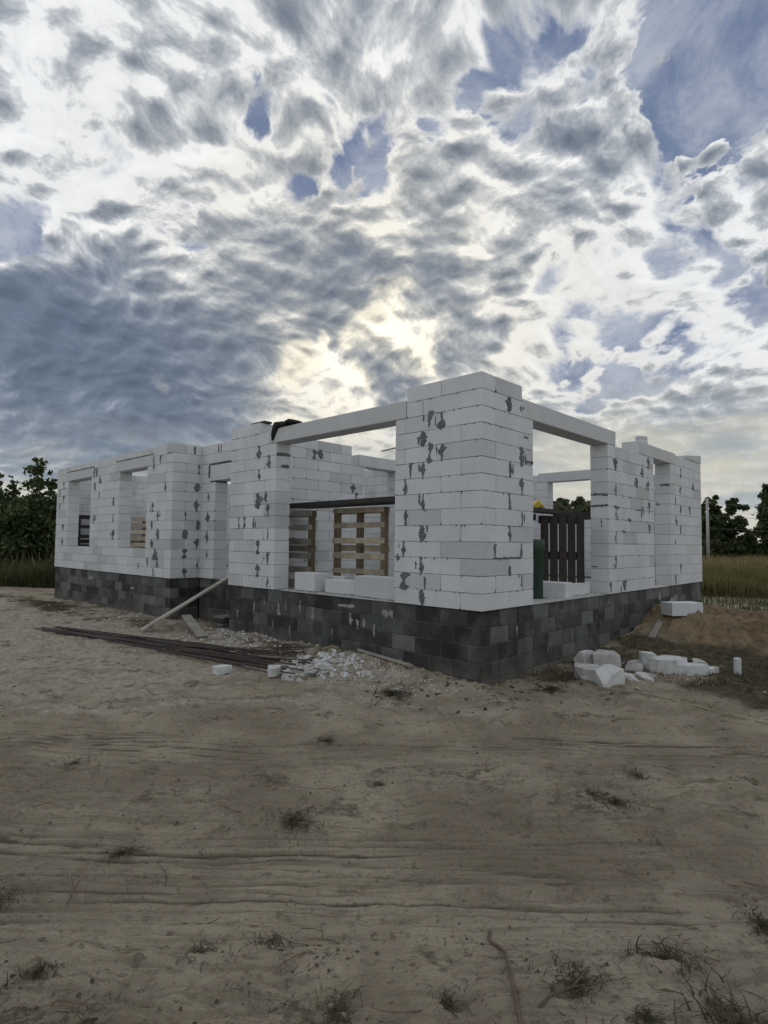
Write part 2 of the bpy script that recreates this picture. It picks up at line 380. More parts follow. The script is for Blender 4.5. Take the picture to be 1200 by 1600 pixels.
# ------------------------------------------------------------------ ground
ROADV = CAM.x*SY+CAM.y*CY
def build_ground():
    def graded(spec):
        out = [spec[0][0]]
        for lo, hi, st in spec:
            n = max(1, int(round((hi-lo)/st))); out += list(np.linspace(lo, hi, n+1)[1:])
        return np.array(out)
    vs = graded([(-4, .8, .3), (.8, 4, .013), (4, 6.5, .018), (6.5, 11, .028), (11, 18, .07), (18, 40, .35), (40, 120, 4)])
    vs = np.concatenate([vs, [160, 230, 350, 600, 1200, 2500]])
    up_ = graded([(0, 3.2, .022), (3.2, 7, .035), (7, 12, .08), (12, 30, .4), (30, 100, 5)])
    up_ = np.concatenate([up_, [150, 250, 500, 1200, 2500]])
    us = np.concatenate([-up_[::-1][:-1], up_])
    U, V = np.meshgrid(us, vs)
    X = CAM.x+U*CY+V*SY; Y = CAM.y-U*SY+V*CY
    Z = ground_h(Y, X)
    far = sst(V, 30, 120); Z = Z*(1-far)+(-.87)*far
    nv, nu = U.shape
    co = np.stack([X, Y, Z], -1).reshape(-1, 3)
    i = np.arange((nv-1)*(nu-1)); r = i//(nu-1); c = i % (nu-1); q = r*nu+c
    f = np.stack([q, q+1, q+nu+1, q+nu], -1)
    me = bpy.data.meshes.new('ground')
    me.vertices.add(len(co)); me.vertices.foreach_set('co', co.ravel())
    me.loops.add(f.size); me.loops.foreach_set('vertex_index', f.ravel())
    me.polygons.add(len(f)); me.polygons.foreach_set('loop_start', np.arange(0, f.size, 4)); me.polygons.foreach_set('loop_total', np.full(len(f), 4))
    me.update(calc_edges=True); me.polygons.foreach_set('use_smooth', np.ones(len(f), bool))
    A, B = Y, X
    # dry pale sand against compacted dark road soil
    n = fbm(U*.7, V*.9, 4)
    pale = .80*gmask(A, B, 6.2, -2.6, 5.5, 2.1, .0)+.7*gmask(A, B, 12, -2, 5, 2.6)+.40*gmask(A, B, 1.6, -.7, 2.2, .8)
    pale = np.clip(pale+.45*fbm(U*1.1, V*2.2, 5)*sst(pale, .05, .3), 0, 1)*(sst(V, 4.9, 5.9))
    pale = np.maximum(pale, .45*sst(gmask(A, B, -2.2, 7.6, 3.0, 2.6), .25, .8)*(.75+.6*n))
    pale = np.maximum(pale, .8*sst(n+.8*np.sin(V*.9), .35, .8)*sst(V, 12, 15)*(1-sst(V, 22, 26)))
    pale = np.clip(pale+.10*sst(V, 3.4, 3.8)*(1-sst(V, 4.6, 4.9)), 0, 1)
    grassy = np.clip(sst(V+2*n, 19, 23)+sst(-U+n, 30, 33), 0, 1)
    grassy = np.maximum(grassy, sst(U+.5*n, 3.0, 4.4)*sst(V, 5.5, 6.0)*(1-sst(V, 7.6, 8.4))*.9)
    grassy = np.maximum(grassy, .55*sst(fbm(U*1.3+4, V*1.5+8, 4, .6), .22, .6)*sst(V, 10, 12))
    vw = V+.05*np.sin(U*.55+1)+.06*pn(U*.35, V*.2)
    b12 = np.maximum(sst(vw, 2.45, 2.65)*(1-sst(vw, 3.45, 3.65)), sst(vw, 4.4, 4.55)*(1-sst(vw, 5.25, 5.45)))
    groove_shade = np.clip(np.sin(vw*2*np.pi/.075+1.6*fbm(U*.35, vw*1.2, 2)), 0, 1)**5*np.clip(.35+1.6*pn(U*.30+3, vw*4), 0, 1.2)
    groove_shade = np.maximum(groove_shade, np.clip(np.sin((vw+.09*U)*2*np.pi/.11+1.2*fbm(U*.3+8, vw, 2)), 0, 1)**6*np.clip(1.4*pn(U*.25+13, vw*3+4)-.1, 0, 1))*b12
    # matted straw and dark crumbs that collect off the wheel tracks
    mat_ = sst(fbm(U*2.0+40, V*3.4+9, 5, .62), .30, .62)*(1-.8*b12)*(1-sst(V, 9, 13))
    mnd = np.clip(gmask(A, B, -1.1, 6.0, 1.5, 1.4)+gmask(A, B, -2.8, 7.0, 1.9, 1.7)+.8*gmask(A, B, -.3, 6.8, 1.2, 1.6), 0, 1)
    dark_soil = .9*gmask(A, B, -2.4, 4.5, 1.7, .6, -.35)+.8*gmask(A, B, -1.3, 3.9, 1.1, .7)+.6*gmask(A, B, -.5, 2.0, .7, 1.6)+.75*gmask(A, B, 12.3, -.75, 2.6, .55)+.5*gmask(A, B, 3.4, -.3, 1.6, .25)+.5*gmask(A, B, 16.5, -1.2, 1.8, .8)+.4*gmask(A, B, 7.6, -.7, 1.6, .35)  # dark grass and damp soil patches by the walls and mound
    grassy = np.clip(np.maximum(grassy, (dark_soil+.35*fbm(U*1.6, V*2.6, 4)*(dark_soil > .08))*1.1), 0, 1)
    for nm, arr in (('mound', mnd), ('pale', pale), ('grassy', grassy), ('matted', mat_), ('groove_shade', groove_shade)):
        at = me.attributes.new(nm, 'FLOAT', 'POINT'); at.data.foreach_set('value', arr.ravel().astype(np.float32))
    mt, k, bs = new_mat('sandy_soil'); P = geo_pos(k)
    a1 = k.n('ShaderNodeAttribute', attribute_name='pale').outputs['Fac']; a2 = k.n('ShaderNodeAttribute', attribute_name='grassy').outputs['Fac']
    n1 = k.noise(P, 1.3, 6, .62); n2 = k.noise(P, 9, 6, .65); n3 = k.noise(P, 85, 3, .6)
    soil = k.mix(k.step(n1, .35, .68), (.235, .198, .147), (.37, .322, .248))
    soil = k.mix(k.mul(k.step(n2, .56, .68), .55), soil, (.16, .135, .095))
    sand = k.mix(k.step(n2, .3, .7), (.30, .265, .205), (.44, .405, .335))
    sand = k.mix(k.mul(k.step(k.noise(P, 2.4, 6, .65), .55, .68), .7), sand, (.15, .13, .10))
    c = k.mix(k.step(k.add(a1, k.mul(k.sub(n2, .5), .5)), .12, .75), soil, sand)
    am = k.n('ShaderNodeAttribute', attribute_name='mound').outputs['Fac']
    mc = k.mix(k.step(k.add(k.mul(n1, .6), k.mul(n2, .5)), .42, .66), (.125, .088, .050), (.27, .205, .130))
    c = k.mix(k.step(am, .15, .6), c, mc)
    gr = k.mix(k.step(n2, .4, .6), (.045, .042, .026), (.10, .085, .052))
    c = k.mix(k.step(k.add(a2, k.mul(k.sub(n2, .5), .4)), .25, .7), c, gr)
    c = k.mix(k.mul(k.step(n3, .5, .8), .25), c, (.33, .29, .23))
    c = k.mix(k.mul(k.step(k.noise(P, 38, 3, .6), .60, .70), .5), c, (.045, .036, .026))
    ru = k.vm('DOT_PRODUCT', P, tuple(rt0)); rv = k.vm('DOT_PRODUCT', P, (SY, CY, 0.0))
    st1 = k.noise(k.comb(k.mul(ru, .55), k.mul(rv, 2.6), 0.0), 1.7, 7, .68, .5)      # streaks dragged along the road
    st2 = k.noise(k.comb(k.mul(ru, .8), k.mul(rv, 14.0), 0.0), 1.6, 5, .62, .2)
    inroad = k.mul(k.step(rv, ROADV+5.6, ROADV+4.4), 1.0)
    a3 = k.n('ShaderNodeAttribute', attribute_name='matted').outputs['Fac']
    grit = k.noise(P, 55, 4, .7)
    a4 = k.n('ShaderNodeAttribute', attribute_name='groove_shade').outputs['Fac']
    gr2 = k.noise(k.comb(k.mul(ru, 1.0), k.mul(rv, 2.0), 0.0), 14, 6, .72, .4)
    c = k.mix(k.mul(k.step(k.add(k.mul(a3, .42), k.mul(k.sub(gr2, .5), 1.8), k.mul(k.sub(grit, .5), .7)), .28, .52), .70), c, (.085, .068, .045))
    c = k.mix(k.mul(k.step(a4, .08, .6), .80), c, (.085, .070, .048))  # groove shade painted dark into the soil colour, over a slight damp tone
    c = k.mix(k.mul(k.step(st1, .53, .68), .45), c, (.15, .125, .088))
    c = k.mix(k.mul(k.step(st2, .52, .60), inroad, .45), c, (.17, .142, .100))
    c = k.mix(k.mul(k.step(st1, .42, .30), .35), c, (.36, .325, .255))
    c = k.mix(k.mul(k.step(k.noise(P, 16, 6, .7, .6), .59, .66), .60), c, (.090, .073, .050))
    k.put(bs.inputs['Base Color'], c); bs.inputs['Roughness'].default_value = 1.0; bs.inputs['Specular IOR Level'].default_value = .15
    bump(k, bs, k.add(k.mul(n2, 1.2), k.mul(n3, .35), k.mul(k.noise(P, 30, 4, .6), .9), k.mul(st2, 1.6, inroad), k.mul(st1, 1.5)), 1.0, .03)
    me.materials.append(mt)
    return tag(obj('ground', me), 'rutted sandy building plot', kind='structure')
build_ground()
# ------------------------------------------------------------------ the unfinished house
T = .30; BH = .20
house = tag(empty('unfinished_house'), 'unfinished single storey house shell of white aerated blocks on a dark block plinth', 'house')
_bm_cache = {}
def block_mesh(la, lb, h, mat, bev=.004, jit=.0015, nm='block_mesh'):
    key = (round(la, 2), round(lb, 2), round(h, 2), mat.name, random.randrange(5))
    if key not in _bm_cache:
        x, y, z = round(lb, 2)-.005, round(la, 2)-.005, round(h, 2)-.005
        bm = bmesh.new(); box_bm(bm, -x/2, x/2, -y/2, y/2, -z/2, z/2, 0, jit)
        for _ in range((0, 1, 2, 0, 3)[key[4]]):
            cx, cy, cz = (random.choice((-1, 1)) for _ in range(3)); q = random.uniform(.010, .024)
            nr = Vector((cx*random.uniform(.5, 1), cy*random.uniform(.3, 1), cz*random.uniform(.4, 1))).normalized()
            corner = Vector((cx*x/2, cy*y/2, cz*z/2))
            bmesh.ops.bisect_plane(bm, geom=bm.verts[:]+bm.edges[:]+bm.faces[:], plane_co=corner-nr*q, plane_no=nr, clear_outer=True)
            bmesh.ops.holes_fill(bm, edges=[e_ for e_ in bm.edges if e_.is_boundary])
        bmesh.ops.bevel(bm, geom=bm.edges[:], offset=.003, segments=1, affect='EDGES')
        _bm_cache[key] = bm_mesh(nm, bm, mat)
    return _bm_cache[key]
def joints(s, e, first, step=.6):
    js = [s]; j = first
    while j < e-.07:
        if j > s+.07: js.append(j)
        j += step
    js.append(e); return js
def core(name, boxes, mat, inset=.009):
    bm = bmesh.new()
    for a0, a1, b0, b1, z0, z1 in boxes:
        box_bm(bm, b0+inset, b1-inset, a0+inset, a1-inset, z0, z1)
    return obj(name, bm_mesh(name, bm, mat), house)
def put_block(part, a0, a1, b0, b1, z0, z1, sink):
    da, db, dz = a1-a0, b1-b0, z1-z0
    if isinstance(sink, list): sink.append((a0, a1, b0, b1, z0, z1)); return
    o = obj('block', block_mesh(da, db, dz, M['block']), part,
            ((b0+b1)/2+random.uniform(-.0018, .0018), (a0+a1)/2+random.uniform(-.0018, .0018), (z0+z1)/2))
def lay(part, ax, c0, c1, rows, sink=None):
    """rows: (z0, z1, [(start, end, first joint)...])"""
    for z0, z1, segs in rows:
        for s, e, f in segs:
            js = joints(s, e, f)
            for p, q in zip(js[:-1], js[1:]):
                if ax == 'a': put_block(part, p, q, c0, c1, z0, z1, sink)
                else: put_block(part, c0, c1, p, q, z0, z1, sink)
def stuff_blocks(part, lst):
    bm = bmesh.new()
    for a0, a1, b0, b1, z0, z1 in lst:
        g = .0025
        box_bm(bm, b0+g, b1-g, a0+g, a1-g, z0+g, z1-g, .004)
    o = obj('block_courses', bm_mesh('block_courses', bm, M['block_mass']), part); o['kind'] = 'stuff'; return o
def lintel(a0, a1, b0, b1, z0, z1, name='lintel', mat='lintel', bev=.008):
    me = box_mesh(name, (b1-b0, a1-a0, z1-z0), M[mat], bev, .001)
    return obj(name, me, house, ((b0+b1)/2, (a0+a1)/2, (z0+z1)/2))
# corner pillar (two arms)
p = core('corner_pillar', [(0, 1.368, 0, T, 0, 2.4), (0, T, 0, 1.178, 0, 2.4), (0, 1.173, 0, T, 2.4, 2.79), (0, T, 0, .907, 2.4, 2.79)], M['joint'])
for i in range(14):
    z = i*BH; ea = 1.368 if i < 12 else 1.173; eb = 1.178 if i < 12 else .907
    if i % 2 == 0:
        lay(p, 'a', 0, T, [(z, z+BH, [(T, ea, .9)])]); lay(p, 'b', 0, T, [(z, z+BH, [(0, eb, .6)])])
    else:
        lay(p, 'a', 0, T, [(z, z+BH, [(0, ea, .6)])]); lay(p, 'b', 0, T, [(z, z+BH, [(T, eb, .9)])])
# pier left of the wide opening
A2, A3 = 4.017, 5.391
p = core('wall_pier', [(A2, A3, 0, T, 0, 2.4), (4.22, A3, 0, T, 2.4, 2.6), (4.5, A3, 0, T, 2.6, 2.79)], M['joint'])
for i in range(14):
    z = i*BH; s = A2 if i < 12 else (4.22 if i == 12 else 4.5)
    lay(p, 'a', 0, T, [(z, z+BH, [(s, A3, (4.62 if i % 2 else 4.34)+.0)])])
# left wing front with two windows
A4, A5 = 7.592, 14.668
WIN = [(8.78, 10.26), (12.05, 13.73)]
LIN = [(8.508, 10.514), (11.907, 13.953)]
boxes = [(A4, A5, 0, T, 0, .6), (A4, 8.78, 0, T, .6, 2.4), (10.26, 12.05, 0, T, .6, 2.4), (13.73, A5, 0, T, .6, 2.4),
         (A4, 8.508, 0, T, 2.4, 2.79), (10.514, 11.907, 0, T, 2.4, 2.79), (13.953, A5, 0, T, 2.4, 2.79), (8.508, 10.514, 0, T, 2.63, 2.79), (11.907, 13.953, 0, T, 2.63, 2.79)]
p = core('wing_front_wall', boxes, M['joint'])
for i in range(14):
    z = i*BH; off = 0 if i % 2 else .3
    first = A4+.3 if i % 2 else A4+.6
    sa = A4 if i % 2 else A4+T   # corner bond with the return wall
    def fj(s): 
        n = math.ceil((s+.12-first)/.6); return first+n*.6
    if i < 3: segs = [(sa, A5, fj(sa))]
    elif i < 12: segs = [(sa, 8.78, fj(sa)), (10.26, 12.05, fj(10.26)), (13.73, A5, fj(13.73))]
    elif i == 12: segs = [(sa, 8.508, fj(sa)), (10.514, 11.907, fj(10.514)), (13.953, A5, fj(13.953))]
    else: segs = [(sa, 8.508, fj(sa)), (10.514, 11.907, fj(10.514)), (13.953, A5, fj(13.953))]
    lay(p, 'a', 0, T, [(z, z+BH, segs)])
    if i == 13:
        for s, e in LIN: lay(p, 'a', 0, T, [(2.655, 2.8, [(s, e, s+.55)])])
for s, e in LIN: lintel(s+.006, e-.006, -.004, T, 2.402, 2.64)
# return of the wing
RB = .649
p = core('wing_return_wall', [(A4, A4+T, T, RB+T, 0, 2.79)], M['joint'])
for i in range(14):
    z = i*BH; sb = T if i % 2 else 0
    lay(p, 'b', A4, A4+T, [(z, z+BH, [(sb, RB+T, .6 if i % 2 == 0 else .31)])])
# recessed wall with the doorway
p = core('recessed_wall', [(7.03, A4, RB, RB+T, 0, 2.1), (A3, 6.13, RB, RB+T, 0, 2.1), (7.24, A4, RB, RB+T, 2.1, 2.4), (A3, 5.93, RB, RB+T, 2.1, 2.4), (A3, A4, RB, RB+T, 2.4, 2.79)], M['joint'])
for i in range(14):
    z = i*BH
    if i < 10: segs = [(7.03, A4, 7.33 if i % 2 else 7.03), (A3, 6.13, 5.8 if i % 2 else 6.1)]
    elif i < 12: segs = [(7.24, A4, 7.3), (A3, 5.93, 5.6)]
    else: segs = [(A3, A4, 5.9 if i % 2 else 6.2)]
    lay(p, 'a', RB, RB+T, [(z, z+BH, segs)])
lintel(5.94, 7.235, RB-.004, RB+T, 2.03, 2.36)
# short front on the right: pier, doorway, end pier
B2, B3, B4, B5 = 3.547, 5.594, 6.507, 8.529
p = core('wall_pier', [(0, T, B2, B3, 0, 2.39)], M['joint'])
for i in range(12):
    z = i*BH; lay(p, 'b', 0, T, [(z, z+BH, [(B2, B3, B2+(.3 if i % 2 else .6))])])
p = core('end_wall_pier', [(0, T, B4, B5, 0, 2.39), (0, T, 6.84, B5, 2.39, 2.57)], M['joint'])
for i in range(13):
    z = i*BH
    lay(p, 'b', 0, T, [(z, z+BH, [(B4 if i < 12 else 6.84, B5, B4+(.3 if i % 2 else .6))])])
bm = bmesh.new(); box_bm(bm, 7.45, B5+.01, -.005, T+.03, 2.603, 2.62, .006)
for v in bm.verts:
    if v.co.z > 2.612: v.co.z = 2.66+.12*min(1, max(0, (v.co.x-7.4)/1.0))
obj('capping_block', bm_mesh('capping_block', bm, M['lintel']), house)
# long lintels over the wide openings and the doorway
lintel(1.18, 4.213, -.006, T, 2.402, 2.64)
lintel(.0, T, .912, 3.86, 2.402, 2.64)
lintel(0.0, T, 4.86, 6.825, 2.402, 2.63)
# interior and rear walls: real blocks too, the inner wall one by one
ia = 5.09
p = core('inner_wall', [(ia, A3, T, 3.1, 0, 2.59), (ia, A3, T, 2.7, 2.59, 2.78), (ia, A3, 4.1, 8.2, 0, 2.59)], M['joint'])
for i in range(14):
    z = i*BH; e = 2.7 if i == 13 else (2.9 if i == 12 else 3.1)
    lay(p, 'b', ia, A3, [(z, z+BH, [(T, e, .9+(.3 if i % 2 else 0)-.6)])])
lst = []
lay(None, 'b', ia, A3, [(i*BH, i*BH+BH, [(4.1, 8.2, 4.4+(.3 if i % 2 else 0))]) for i in range(13)], lst)
stuff_blocks(p, lst)
lintel(ia-.003, A3, 2.905, 4.5, 2.402, 2.65)
bm = bmesh.new()
p = core('rear_wall', [(T, 1.9, 8.23, 8.53, 0, 2.39), (3.55, 14.36, 8.23, 8.53, 0, 2.39), (1.9, 3.55, 8.23, 8.53, 0, 1.39)], M['joint'])
lst = []
for i in range(12):
    z = i*BH; o = .3 if i % 2 else 0
    segs = [(T, 14.36, .6+o)] if i < 7 else [(T, 1.9, .6+o), (3.55, 14.36, 3.6+o)]
    lay(None, 'a', 8.23, 8.53, [(z, z+BH, segs)], lst)
lay(None, 'a', 8.23, 8.53, [(2.4, 2.6, [(3.82, 14.36, 4.2)])], lst)
stuff_blocks(p, lst)
lintel(1.6, 3.815, 8.225, 8.53, 2.402, 2.64)
p = core('left_end_wall', [(A5-T, A5, T, 8.53, 0, 2.79)], M['joint'])
lst = []
lay(None, 'b', A5-T, A5, [(i*BH, i*BH+BH, [(T, 8.53, .6+(.3 if i % 2 else 0))]) for i in range(14)], lst)
stuff_blocks(p, lst)
p = core('partition_wall', [(A3, A5-T, 4.6, 4.8, 0, 2.59)], M['joint'])
lst = []
lay(None, 'a', 4.6, 4.8, [(i*BH, i*BH+BH, [(A3, A5-T, 5.7+(.3 if i % 2 else 0))]) for i in range(13)], lst)
stuff_blocks(p, lst)
# plinth of dark concrete blocks
ins = .022
p = core('plinth', [(ins, A3-.02, ins, .45, -1.25, -.004), (A3-.45, A3-.02, .45, .65, -1.25, -.004), (A3-.02, 7.62, RB+ins, RB+.4, -1.25, -.004), (A4+ins, A5-ins, ins, .45, -1.25, -.004),
                    (A4+ins, A4+.4, .45, RB+ins, -1.25, -.004), (ins, .45, .45, B5-ins, -1.25, -.004), (A5-.45, A5-ins, .45, B5, -1.25, -.004), (.45, A5-.45, B5-.4, B5, -1.25, -.004)], M['found_joint'], .013)
_fc = {}
def fblock(a0, a1, b0, b1, z0, z1):
    key = (round(a1-a0, 2), round(b1-b0, 2), random.randrange(4))
    if key not in _fc: _fc[key] = box_mesh('plinth_block_mesh', (key[1]-.010, key[0]-.010, z1-z0-.010), M['found'], .006, .002)
    obj('concrete_block', _fc[key], p, ((b0+b1)/2+random.uniform(-.002, .002), (a0+a1)/2+random.uniform(-.002, .002), (z0+z1)/2))
rj = random.Random(11)
for i in range(5):
    z1 = -.004-i*.2; z0 = z1-.2; o = .2 if i % 2 else 0
    def row(s, e, st, ax, c0, c1, first):
        js = joints(s, e, first, st)
        for q, r_ in zip(js[:-1], js[1:]):
            if ax == 'a': fblock(q, r_, c0, c1, z0, z1)
            else: fblock(c0, c1, q, r_, z0, z1)
    # long front: corner .. pier, then wing
    row(ins if i % 2 else ins+.2, A3-.02, .4, 'a', ins, ins+.2, ins+.4+.2*(1-i % 2))
    row(ins+.2 if i % 2 else ins, B5-ins, .4 if i in (0, 2) else .4, 'b', ins, ins+.2, ins+.4+.2*(i % 2)-(.2 if i == 3 else 0))
    row(A4+ins, A5-ins, .4, 'a', ins, ins+.2, A4+.2+.2*(i % 2))
    row(ins+.2, RB+.02, .4, 'b', A4+ins, A4+ins+.2, .42)
    row(A3-.02, A4+ins-.002, .4, 'a', RB+ins, RB+ins+.2, A3+.2+.2*(i % 2))
    row(ins+.2, RB+.02, .4, 'b', A3-.22, A3-.02, .42)
# screed slab inside
bm = bmesh.new(); box_bm(bm, .36, .98, .36, A3-.1, -.20, -.03); box_bm(bm, .36, .98, A4+.3, A5-.36, -.20, -.03); box_bm(bm, .98, B5-.36, .36, A5-.36, -.20, -.03)
obj('floor_slab', bm_mesh('floor_slab', bm, M['slab']), house)
# rough cement bed left on top of the plinth in the openings
def rough_strip(name, a0, a1, b0, b1, z, mat, n=40, amp=.012, w=10):
    vs, fs = [], []
    la, lb = a1-a0, b1-b0; na = max(2, int(la/.035)); nb = max(2, int(lb/.035))
    A_, B_ = np.meshgrid(np.linspace(a0, a1, na), np.linspace(b0, b1, nb), indexing='ij')
    edge = np.minimum(np.minimum(A_-a0, a1-A_), np.minimum(B_-b0, b1-B_))
    Z_ = z+amp*np.clip(.8+1.1*fbm(A_*9, B_*9, 3), 0, 2)*sst(edge, -.01, .04)
    jit = .012*fbm(A_*14+3, B_*14, 2)
    vs = np.stack([B_+jit*(edge < .01), A_, Z_], -1).reshape(-1, 3)
    for i in range(na-1):
        for j in range(nb-1):
            q = i*nb+j; fs.append((q, q+nb, q+nb+1, q+1))
    return obj(name, mesh(name, vs.tolist(), fs, mat, True), house)
rough_strip('cement_bed', 1.40, 3.99, .012, .34, -.001, M['cement'])
rough_strip('cement_bed', .012, .34, 1.21, 3.52, -.001, M['cement'])
rough_strip('cement_bed', .012, .30, 5.62, 6.48, -.001, M['cement'])
rough_strip('cement_bed', 6.16, 7.0, RB+.02, RB+.3, -.001, M['cement'])
# hardened adhesive in the joints, proud of the faces
PATCH = [('b', 0.0, [(0.79, 2.34, 0.12, 0.202), (0.6, 2.29, 0.116, 0.225), (0.89, 2.1, 0.098, 0.19), (0.78, 1.91, 0.137, 0.267), (0.59, 1.89, 0.099, 0.211), (1.1, 1.71, 0.073, 0.206), (0.88, 1.69, 0.087, 0.215), (1.18, 1.51, 0.11, 0.207), (0.88, 1.3, 0.077, 0.201), (1.17, 1.11, 0.081, 0.205), (0.9, 0.9, 0.111, 0.2), (1.21, 0.7, 0.088, 0.192), (1.31, 0.59, 0.10, 0.097), (0.91, 0.49, 0.111, 0.239), (1.19, 0.29, 0.139, 0.23), (0.89, 0.11, 0.117, 0.187), (0.85, 0.28, 0.048, 0.158), (4.51, 2.28, 0.133, 0.233), (4.21, 2.1, 0.173, 0.228), (4.5, 1.9, 0.132, 0.205), (4.51, 1.46, 0.132, 0.271), (4.29, 1.52, 0.1, 0.187), (4.23, 1.29, 0.127, 0.212), (5.08, 1.09, 0.072, 0.211), (4.91, 1.1, 0.07, 0.208), (4.63, 1.09, 0.067, 0.19), (4.21, 0.9, 0.064, 0.198), (4.49, 0.68, 0.15, 0.242), (4.21, 0.5, 0.112, 0.197), (4.49, 0.29, 0.14, 0.213), (4.19, 0.11, 0.08, 0.182), (14.11, 2.3, 0.132, 0.229), (14.42, 2.09, 0.108, 0.231), (14.1, 1.91, 0.132, 0.228), (14.41, 1.72, 0.135, 0.185), (14.08, 1.11, 0.158, 0.181), (14.08, 0.7, 0.158, 0.225), (11.86, 2.5, 0.08, 0.292), (11.71, 2.5, 0.107, 0.247), (11.48, 2.3, 0.105, 0.183), (11.8, 2.14, 0.087, 0.207), (11.49, 1.9, 0.084, 0.143), (10.58, 1.7, 0.115, 0.213), (11.79, 1.3, 0.15, 0.245), (10.59, 1.31, 0.096, 0.193), (10.56, 0.91, 0.209, 0.249), (8.47, 2.47, 0.07, 0.351), (8.17, 2.5, 0.075, 0.173), (7.9, 1.91, 0.101, 0.186), (8.48, 1.49, 0.124, 0.208), (8.2, 1.3, 0.119, 0.222), (8.49, 1.11, 0.092, 0.19), (8.2, 0.91, 0.134, 0.237), (8.48, 0.71, 0.092, 0.172), (8.3, 0.48, 0.285, 0.238), (8.65, 0.3, 0.078, 0.19), (8.19, 0.3, 0.074, 0.169), (8.36, 0.1, 0.076, 0.17),
          (12.9, 2.655, 2.0, .05), (9.5, 2.652, 2.0, .055), (9.1, .2, .03, .15), (7.75, 2.6, .2, .03)]),
         ('a', 0.0, [(0.6, 2.51, 0.123, 0.186), (0.87, 2.5, 0.06, 0.082), (0.89, 1.89, 0.124, 0.257), (1.07, 1.84, 0.20, 0.069), (0.62, 1.7, 0.069, 0.198), (0.9, 1.51, 0.114, 0.216), (0.61, 1.3, 0.068, 0.196), (0.9, 1.1, 0.051, 0.175), (0.61, 0.9, 0.073, 0.195), (0.28, 0.69, 0.063, 0.176), (0.55, 0.61, 0.623, 0.041), (0.88, 0.7, 0.072, 0.173), (0.61, 0.45, 0.059, 0.129), (0.88, 0.32, 0.061, 0.159), (1.0, 2.15, 0.106, 0.041), (3.84, 2.09, 0.156, 0.198), (5.33, 2.28, 0.161, 0.206), (5.03, 2.08, 0.108, 0.172), (4.75, 1.87, 0.119, 0.197), (5.31, 1.87, 0.144, 0.175), (3.85, 1.68, 0.078, 0.197), (3.87, 1.4, 0.169, 0.065), (3.85, 1.29, 0.078, 0.17), (5.03, 1.39, 0.076, 0.143), (4.89, 1.4, 0.302, 0.04), (5.34, 1.46, 0.129, 0.219), (3.84, 0.9, 0.077, 0.195), (5.33, 1.08, 0.064, 0.174), (3.82, 0.51, 0.077, 0.194), (4.17, 0.11, 0.202, 0.171), (3.61, 0.11, 0.062, 0.164), (4.41, 1.21, 0.141, 0.055), (4.16, 1.01, 0.108, 0.054), (7.15, 2.26, 0.123, 0.199), (7.1, 1.91, 0.081, 0.164), (7.97, 2.06, 0.09, 0.208), (6.8, 1.68, 0.078, 0.161), (7.12, 1.52, 0.081, 0.164), (7.72, 1.51, 0.087, 0.169), (6.81, 1.29, 0.078, 0.16), (7.09, 1.11, 0.08, 0.195), (6.76, 0.86, 0.096, 0.096), (7.06, 0.33, 0.1, 0.193), (6.75, 0.12, 0.115, 0.189)]),
         ('a', 7.592, [(0.48, 2.7, 0.051, 0.187), (0.56, 1.91, 0.13, 0.188), (0.56, 1.51, 0.133, 0.29), (0.31, 1.31, 0.071, 0.184), (0.59, 1.11, 0.096, 0.204), (0.3, 0.91, 0.107, 0.2), (0.58, 0.71, 0.126, 0.238), (0.3, 0.51, 0.121, 0.199), (0.6, 0.3, 0.059, 0.203), (0.32, 0.11, 0.078, 0.190), (0.59, 2.3, 0.082, 0.206)]),
         ('b', 0.649, [(6.94, 2.7, 0.05, 0.168), (6.84, 2.69, 0.05, 0.167), (7.28, 2.24, 0.131, 0.306), (7.29, 1.7, 0.091, 0.169), (7.3, 1.28, 0.143, 0.235), (7.31, 0.86, 0.104, 0.268), (7.3, 0.51, 0.078, 0.167), (6.6, 2.38, 1.3, .035)]),
         ('b', 3.547, [(0.15, 1.6, 0.28, 0.064), (0.15, 1.41, 0.28, 0.072), (0.12, 1.13, 0.027, 0.128), (0.24, 0.43, 0.106, 0.036)]),
         ('b', 6.507, [(0.10, 1.98, 0.18, 0.057), (0.25, 1.61, 0.076, 0.07)]),
         ('a', 4.017, [(0.15, 2.22, 0.28, 0.07), (0.18, 2.03, 0.16, 0.05)]),
         ('a', 5.09, [(1.68, 2.51, 0.162, 0.191), (1.85, 2.53, 0.124, 0.192), (2.74, 1.92, 0.184, 0.202), (2.85, 1.78, 0.14, 0.135), (2.4, 1.0, .12, .1), (1.2, .8, .1, .12)])]
pr = random.Random(3)
pieces = {}
